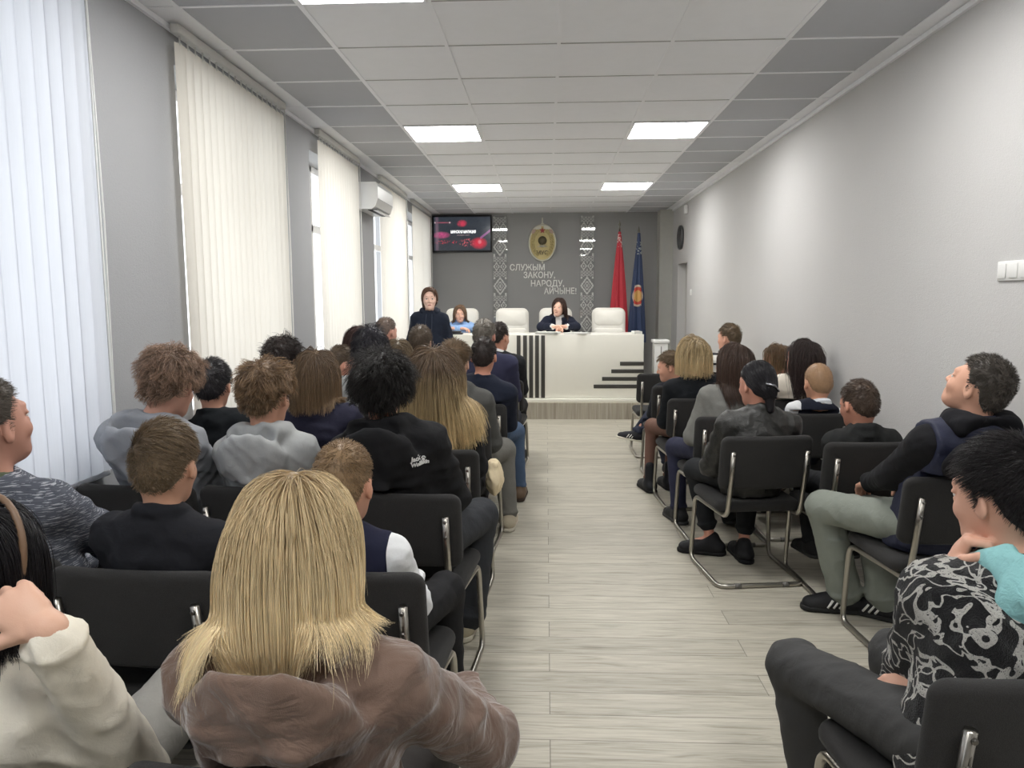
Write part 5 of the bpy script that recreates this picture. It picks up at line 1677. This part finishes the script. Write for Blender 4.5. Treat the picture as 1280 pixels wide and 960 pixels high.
# --- right of the aisle, near
puff = cloth((36, 40, 62), rough=.6, weave=300, bstr=.3, fold=22, spec=.4)
who['puffer'] = P_('person in a navy puffer vest over a black hooded top, head tilted back, pale jeans',
    seat=(1.645, 3.22, -4), head=(1222, 484, 2.96), hy=-38, hp_=26, s=1.04, w=1.0, top=dict(col=(28, 28, 31), hood=(27, 27, 31), big=1.24, hup=.045, o=.020, name='hooded_top'), vest=dict(mat=puff, o=.036, puffer=True, name='puffer_vest'), legs=dict(col=(130, 135, 127), o=.020, wide=.02, wr=.006), shoes=dict(col=(34, 34, 36), sole=(40, 40, 40), stripes=True),
    hair=SHORT((84, 78, 72), 2.9, L=.018, Ls=.008, lift=.5, rand=.3, n=3600, t=.010, ts=.004), skin_=(216, 170, 146),
    pose=dict(lk=V3(1.33, 3.52, .53), la=V3(1.46, 3.54, .09), lf=V3(-.95, .12, 0), rk=V3(1.56, 3.54, .50), ra=V3(1.62, 3.46, .09), rf=V3(-.7, .5, 0), crane=.05))
fle = NT('scribble fleece'); _c = fle.coord('Object')
_d = fle.noise(_c, 7.5, 2.0, .5, 1.6); _d2 = fle.noise(fle.coord('Object', (1, 1, 1), (.7, .4, .2)), 10, 1.5, .5, 2.2)
_l1 = fle.math('LESS_THAN', fle.math('ABSOLUTE', fle.math('SUBTRACT', _d, .5)), .027); _l2 = fle.math('LESS_THAN', fle.math('ABSOLUTE', fle.math('SUBTRACT', _d2, .54)), .028)
_w = fle.math('MAXIMUM', _l1, _l2); _fz = fle.noise(_c, 260, 3, .8)
_w = fle.math('MULTIPLY', _w, fle.math('GREATER_THAN', _fz, .40))
fle.bsdf(fle.mix(_w, fle.mix(_fz, srgb(16, 16, 18), srgb(46, 46, 48)), srgb(214, 212, 206)), .98, bump=fle.math('ADD', _fz, fle.math('MULTIPLY', _w, .5)), bstr=.9, bdist=.012, spec=.1, sheen=.2)
who['fleece'] = P_('person in a black and white scribble patterned fleece with mint hood, chin on fist',
    seat=(.94, 1.63, -5), head=(1253, 622, 1.66), hy=-24, hp_=-8, s=1.0, top=dict(mat=fle.m, hood=(150, 204, 206), hmat=cloth((150, 204, 206), bstr=.5, fold=60), big=.92, hang=92, hup=.012, o=.026, ao=.028, wr=.008, wl=.06, name='fleece_jacket'),
    legs=dict(col=(66, 66, 66), o=.015, wide=.015, wr=.006), hair=SHORT((28, 24, 26), 1.65, L=.042, Ls=.014, lift=.22, n=6500, wid=.0006, t=.016, ts=.008, comb=(0, 1, 0), zoff=-.002, clump=.15), skin_=(216, 172, 150),
    pose=dict(lh=at(1187, 712, 1.66), le=at(1143, 842, 1.76), lhd=V3(.38, -.16, 1), lhn=V3(.8, -.5, -.1), lcurl=1.15, lthumb=.8, rh=at(1154, 854, 1.685), re=V3(1.16, 1.52, .67), rhd=at(1098, 868, 1.705) - at(1150, 856, 1.685), rhn=V3(-.05, .55, -.8), rcurl=.45,
              lk=V3(.715, 2.06, .475), la=V3(.78, 2.02, .09), lf=V3(-.2, 1, 0), rk=V3(1.02, 2.10, .49), cuff=.90, Sl=(.01, .03, -.035)), hres=.0042, dist=1.65)

# ------------------------------------------------------------------ clothing details
def child(p, name, mb, mat):
    return mb.build(name, mat, p['base'])
def sdfchild(p, name, S, h, mat, noise=None):
    V, Q = S.mesh(h, noise); return obj(name, npmesh(name, V - p['bl'], Q, mats=[mat]), p['base'])

# blazer over the blouse, open in front
p = c
G = SDF(); N, P0, t_, f_, s_ = p['N'], p['P'], p['t'], p['tf'], p['sr']
G.cap(P0 + t_ * .0, N - t_ * .16, .168, .160, k=.05, sq=(f_, .72)); G.cap(N - t_ * .15 - s_ * .06, N - t_ * .15 + s_ * .06, .115, k=.05, sq=(f_, .95))
for j in p['J'].values():
    G.cap(N - t_ * .022, j['S'], .062, .060, k=.045); G.cap(j['S'], j['E'], .066, .058, k=.035); G.cap(j['E'], j['E'] + (j['W'] - j['E']) * .88, .058, .046, k=.025)
G.cap(N, N + t_ * .2, .068, .09, k=.02, op='s')
G.cap(N + f_ * .15 + t_ * .02, P0 + f_ * .16 + t_ * .10, .088, .055, k=.012, op='s')
p['seated'](G); sdfchild(p, 'blazer', G, .009, cloth((34, 38, 54)), wrinkle(.004, .09, 3))
for sd in (-1, 1):
    L_ = SDF(); a_ = N + f_ * .085 + s_ * sd * .072 - t_ * .02
    L_.cap(a_, N + f_ * .145 + s_ * sd * .052 - t_ * .22, .030, .016, k=.02, sq=(f_, .4)); sdfchild(p, 'lapel', L_, .007, cloth((30, 34, 48)))

# uniform details
p = u; N, t_, f_, s_ = p['N'], p['t'], p['tf'], p['sr']
mb = MB(); fr_ = [N + f_ * y_ - t_ * z_ - p['bl'] for y_, z_ in ((.085, .03), (.128, .09), (.138, .17), (.134, .22))]
mb.tube(fr_, .016, n=8, rad=[.014, .016, .022, .010]); child(p, 'tie', mb, cloth((28, 34, 58)))
for sd in (-1, 1):
    S_ = SDF(); S_.cap(N + s_ * sd * .075 - t_ * .002, N + s_ * sd * .165 - t_ * .034, .030, .034, k=.01, sq=(t_, .35)); sdfchild(p, 'shoulder_board', S_, .006, cloth((40, 58, 62)))
    mb = MB(); a_ = N + f_ * .135 + s_ * sd * .085 - t_ * .15 - p['bl']; mb.box((-.03, -.004, -.018), (.03, .004, .018), 0, .003, M=Matrix.Translation(Vector(a_))); child(p, 'badge', mb, plain('badge', (196, 190, 170), .4))

# banded sleeves of the navy vest by the right wall
p = who['baldkid']
for nm, j in p['J'].items():
    for q in (.14, .21):
        S_ = SDF(); S_.tor(j['S'] + (j['E'] - j['S']) * q, j['E'] - j['S'], (.047 + .0) * p['s'] + .012, .0075); sdfchild(p, 'sleeve_band', S_, .006, cloth((30, 34, 52)))
# hair clip
p = who['leather']; mb = MB(); h_ = p['hpn']
mb.tube([h_(-.045, -.125, .012) - p['bl'], h_(-.01, -.150, .002) - p['bl'], h_(.03, -.135, -.03) - p['bl']], .006, n=8); child(p, 'hair_clip', mb, plain('clip', (150, 150, 156), .2, .8))
# headband of the person at the left edge
p = who['white']; h_ = p['hpn']; mb = MB()
mb.tube([h_(.094 * math.cos(q), .012 - .004 * math.sin(q), .03 + .112 * math.sin(q)) - p['bl'] for q in np.linspace(-.1, PI + .1, 18)], .006, n=8); child(p, 'headband', mb, plain('headband', (110, 86, 66), .5))
# seam pocket and drawstrings of the standing person
p = who['standing']; N, P0, t_, f_, s_ = p['N'], p['P'], p['t'], p['tf'], p['sr']
S_ = SDF(); S_.ell(P0 + t_ * .09 + f_ * .112, (.12, .022, .075), np.stack([s_, f_, t_], 1)); sdfchild(p, 'pouch_pocket', S_, .008, cloth((36, 42, 56)))
for sd in (-1, 1):
    mb = MB(); mb.tube([N + f_ * .088 + s_ * sd * .03 - t_ * .03 - p['bl'], N + f_ * .145 + s_ * sd * .035 - t_ * .13 - p['bl'], N + f_ * .158 + s_ * sd * .036 - t_ * .22 - p['bl']], .003, n=6); child(p, 'drawstring', mb, cloth((70, 76, 90)))
# white logo on the black jacket
p = who['logo']
def stick_text(p, body, px, py, size, nm, mat, dx=0.0):
    """lettering laid on the back of a garment, following its surface"""
    o = text_mesh(nm, body, size, .0006, mat, p['base'], (0, 0, 0), (0, 0, 0), bold=.0010)
    d = at(px, py, 3.0) - V3(0, 0, CAM_Z); d /= np.linalg.norm(d); q = V3(0, 0, CAM_Z) + d * 2.0
    for _ in range(60):
        e_ = float(p['G'].eval(q[None])[0])
        q = q + d * max(min(e_, .05), .0005)
        if e_ < .002: break
    g_ = p['G'].grad(q[None])[0]; xa = nrm(np.cross(V3(0, 0, 1), g_) * 1.0); xa = xa if xa[0] > 0 else -xa; za = nrm(np.cross(g_, xa)); za = za if za[2] > 0 else -za
    me = o.data
    co = np.zeros(len(me.vertices) * 3, np.float32); me.vertices.foreach_get('co', co); co = co.reshape(-1, 3)
    W = q + np.outer(co[:, 0] + dx, xa) + np.outer(co[:, 1], za)
    for _ in range(4):
        e_ = p['G'].eval(W); W = W - g_ * e_[:, None]
    W = W + g_ * (.0075 + co[:, 2:3])
    me.vertices.foreach_set('co', (W - p['bl']).astype(np.float32).ravel()); me.update()
LW = cloth((226, 226, 224), var=.03)
stick_text(p, 'Jack', 513, 576.5, .026, 'logo_lettering', LW); stick_text(p, 'Wolfskin', 513, 583, .021, 'logo_lettering', LW)
q_ = (('●', 0),)
mbp = []
for dx_, dy_, r_ in ((0, 0, .006), (-.007, .008, .0026), (-.0025, .011, .0026), (.003, .011, .0026), (.0075, .007, .0026)): mbp.append((dx_, dy_, r_))
d = at(528, 573.5, 3.0) - V3(0, 0, CAM_Z); d /= np.linalg.norm(d); q = V3(0, 0, CAM_Z) + d * 2.0
for _ in range(80):
    e_ = float(p['G'].eval(q[None])[0]); q = q + d * max(min(e_, .05), .0005)
    if e_ < .002: break
g_ = p['G'].grad(q[None])[0]; xa = nrm(np.cross(g_, V3(0, 0, 1))); xa = xa if xa[0] > 0 else -xa; za = nrm(np.cross(xa, g_)); za = za if za[2] > 0 else -za
mb = MB()
for dx_, dy_, r_ in mbp:
    mb.lathe([(r_ * .98, -.002), (r_, .002), (r_ * .6, .003)], 12, 0, Matrix([[xa[i], za[i], g_[i], (q + xa * dx_ + za * dy_ + g_ * .006 - p['bl'])[i]] for i in range(3)] + [[0, 0, 0, 1]]))
child(p, 'paw_print', mb, LW)

# cream bag on the lap of the person with long hair
S_ = SDF(); S_.ell((-.275, 3.90, .60), (.034, .09, .065), k=.02); S_.ell((-.275, 3.87, .55), (.030, .08, .07), k=.06); S_.cap((-.28, 3.84, .65), (-.285, 3.95, .645), .018, .014, k=.03)
V, Q = S_.mesh(.006, wrinkle(.012, .06, 9, (1, 1, .3)))
b_ = V3(-.26, 3.90, .44); tag(obj('cloth_bag', npmesh('cloth_bag', V - b_, Q, mats=[cloth((214, 198, 166))]), None, b_), 'crumpled cream cloth bag at the aisle edge of the fourth row', 'bag')

# ------------------------------------------------------------------ chairs under everyone
CHL = {
    'blonde': 'charcoal chair under the person in the taupe velour jacket', 'white': 'charcoal chair under the person in the cream shirt at the left edge',
    'melange': 'charcoal chair under the person in the streaked grey sweatshirt', 'blackshirt': 'charcoal chair with its back across the person in the black stand collar shirt',
    'vest': 'charcoal aisle chair under the person in the navy vest, left side', 'messy': 'charcoal chair under the person in the bluish grey hooded sweatshirt',
    'lgrey': 'charcoal chair under the person in the pale grey hooded sweatshirt', 'logo': 'charcoal aisle chair under the person in the black jacket with white logo',
    'blacktee': 'charcoal chair under the person in the black t-shirt', 'bob': 'charcoal chair under the person in the dark navy collared jacket',
    'ombre': 'charcoal aisle chair with long two toned hair hanging to its back', 'curlydark': 'charcoal chair under the person in the light grey top by the window',
    'greysweat': 'charcoal chair under the person in the light grey sweatshirt, fifth row', 'charcoal': 'charcoal aisle chair under the person in the charcoal hooded sweatshirt',
    'profile': 'charcoal chair under the person turned right in a black top', 'mousy': 'charcoal chair next to the navy sweater, sixth row, away from the aisle',
    'navy': 'charcoal aisle chair under the person in navy sweater and blue jeans', 'redbrown': 'charcoal chair by the third cream blind, seventh row',
    'whitecollar': 'charcoal chair under the person in the white collared shirt', 'purple': 'charcoal aisle chair under the person in the violet blue jacket',
    'buzz': 'charcoal chair under the person in dark jacket with white collar', 'suit': 'charcoal chair under the person in the black suit',
    'fleece': 'charcoal chair in the bottom right corner under the patterned fleece', 'puffer': 'charcoal chair under the person in the navy puffer vest',
    'leather': 'charcoal chair with its whole back in view under the leather jacket', 'collarboy': 'charcoal chair by the right wall under the black zip collar jacket',
    'greysweater': 'charcoal chair under the person in the grey sweater', 'baldkid': 'charcoal chair under the person in the vest with banded sleeves',
    'blacktop': 'charcoal chair under the person in the black wide neck top', 'whitesweater': 'charcoal chair by the right wall under the cream white sweater',
    'crossleg': 'charcoal chair under the person with crossed legs', 'child': 'charcoal chair by the right wall under the smallest person',
    'stripedtee': 'charcoal chair by the right wall under the white top with dark bands'}
for k_, lab in CHL.items():
    chair(*who[k_]['seat'], lab)
chair(1.10, 7.26, 0, 'empty charcoal chair at the front right, nearest the desk')
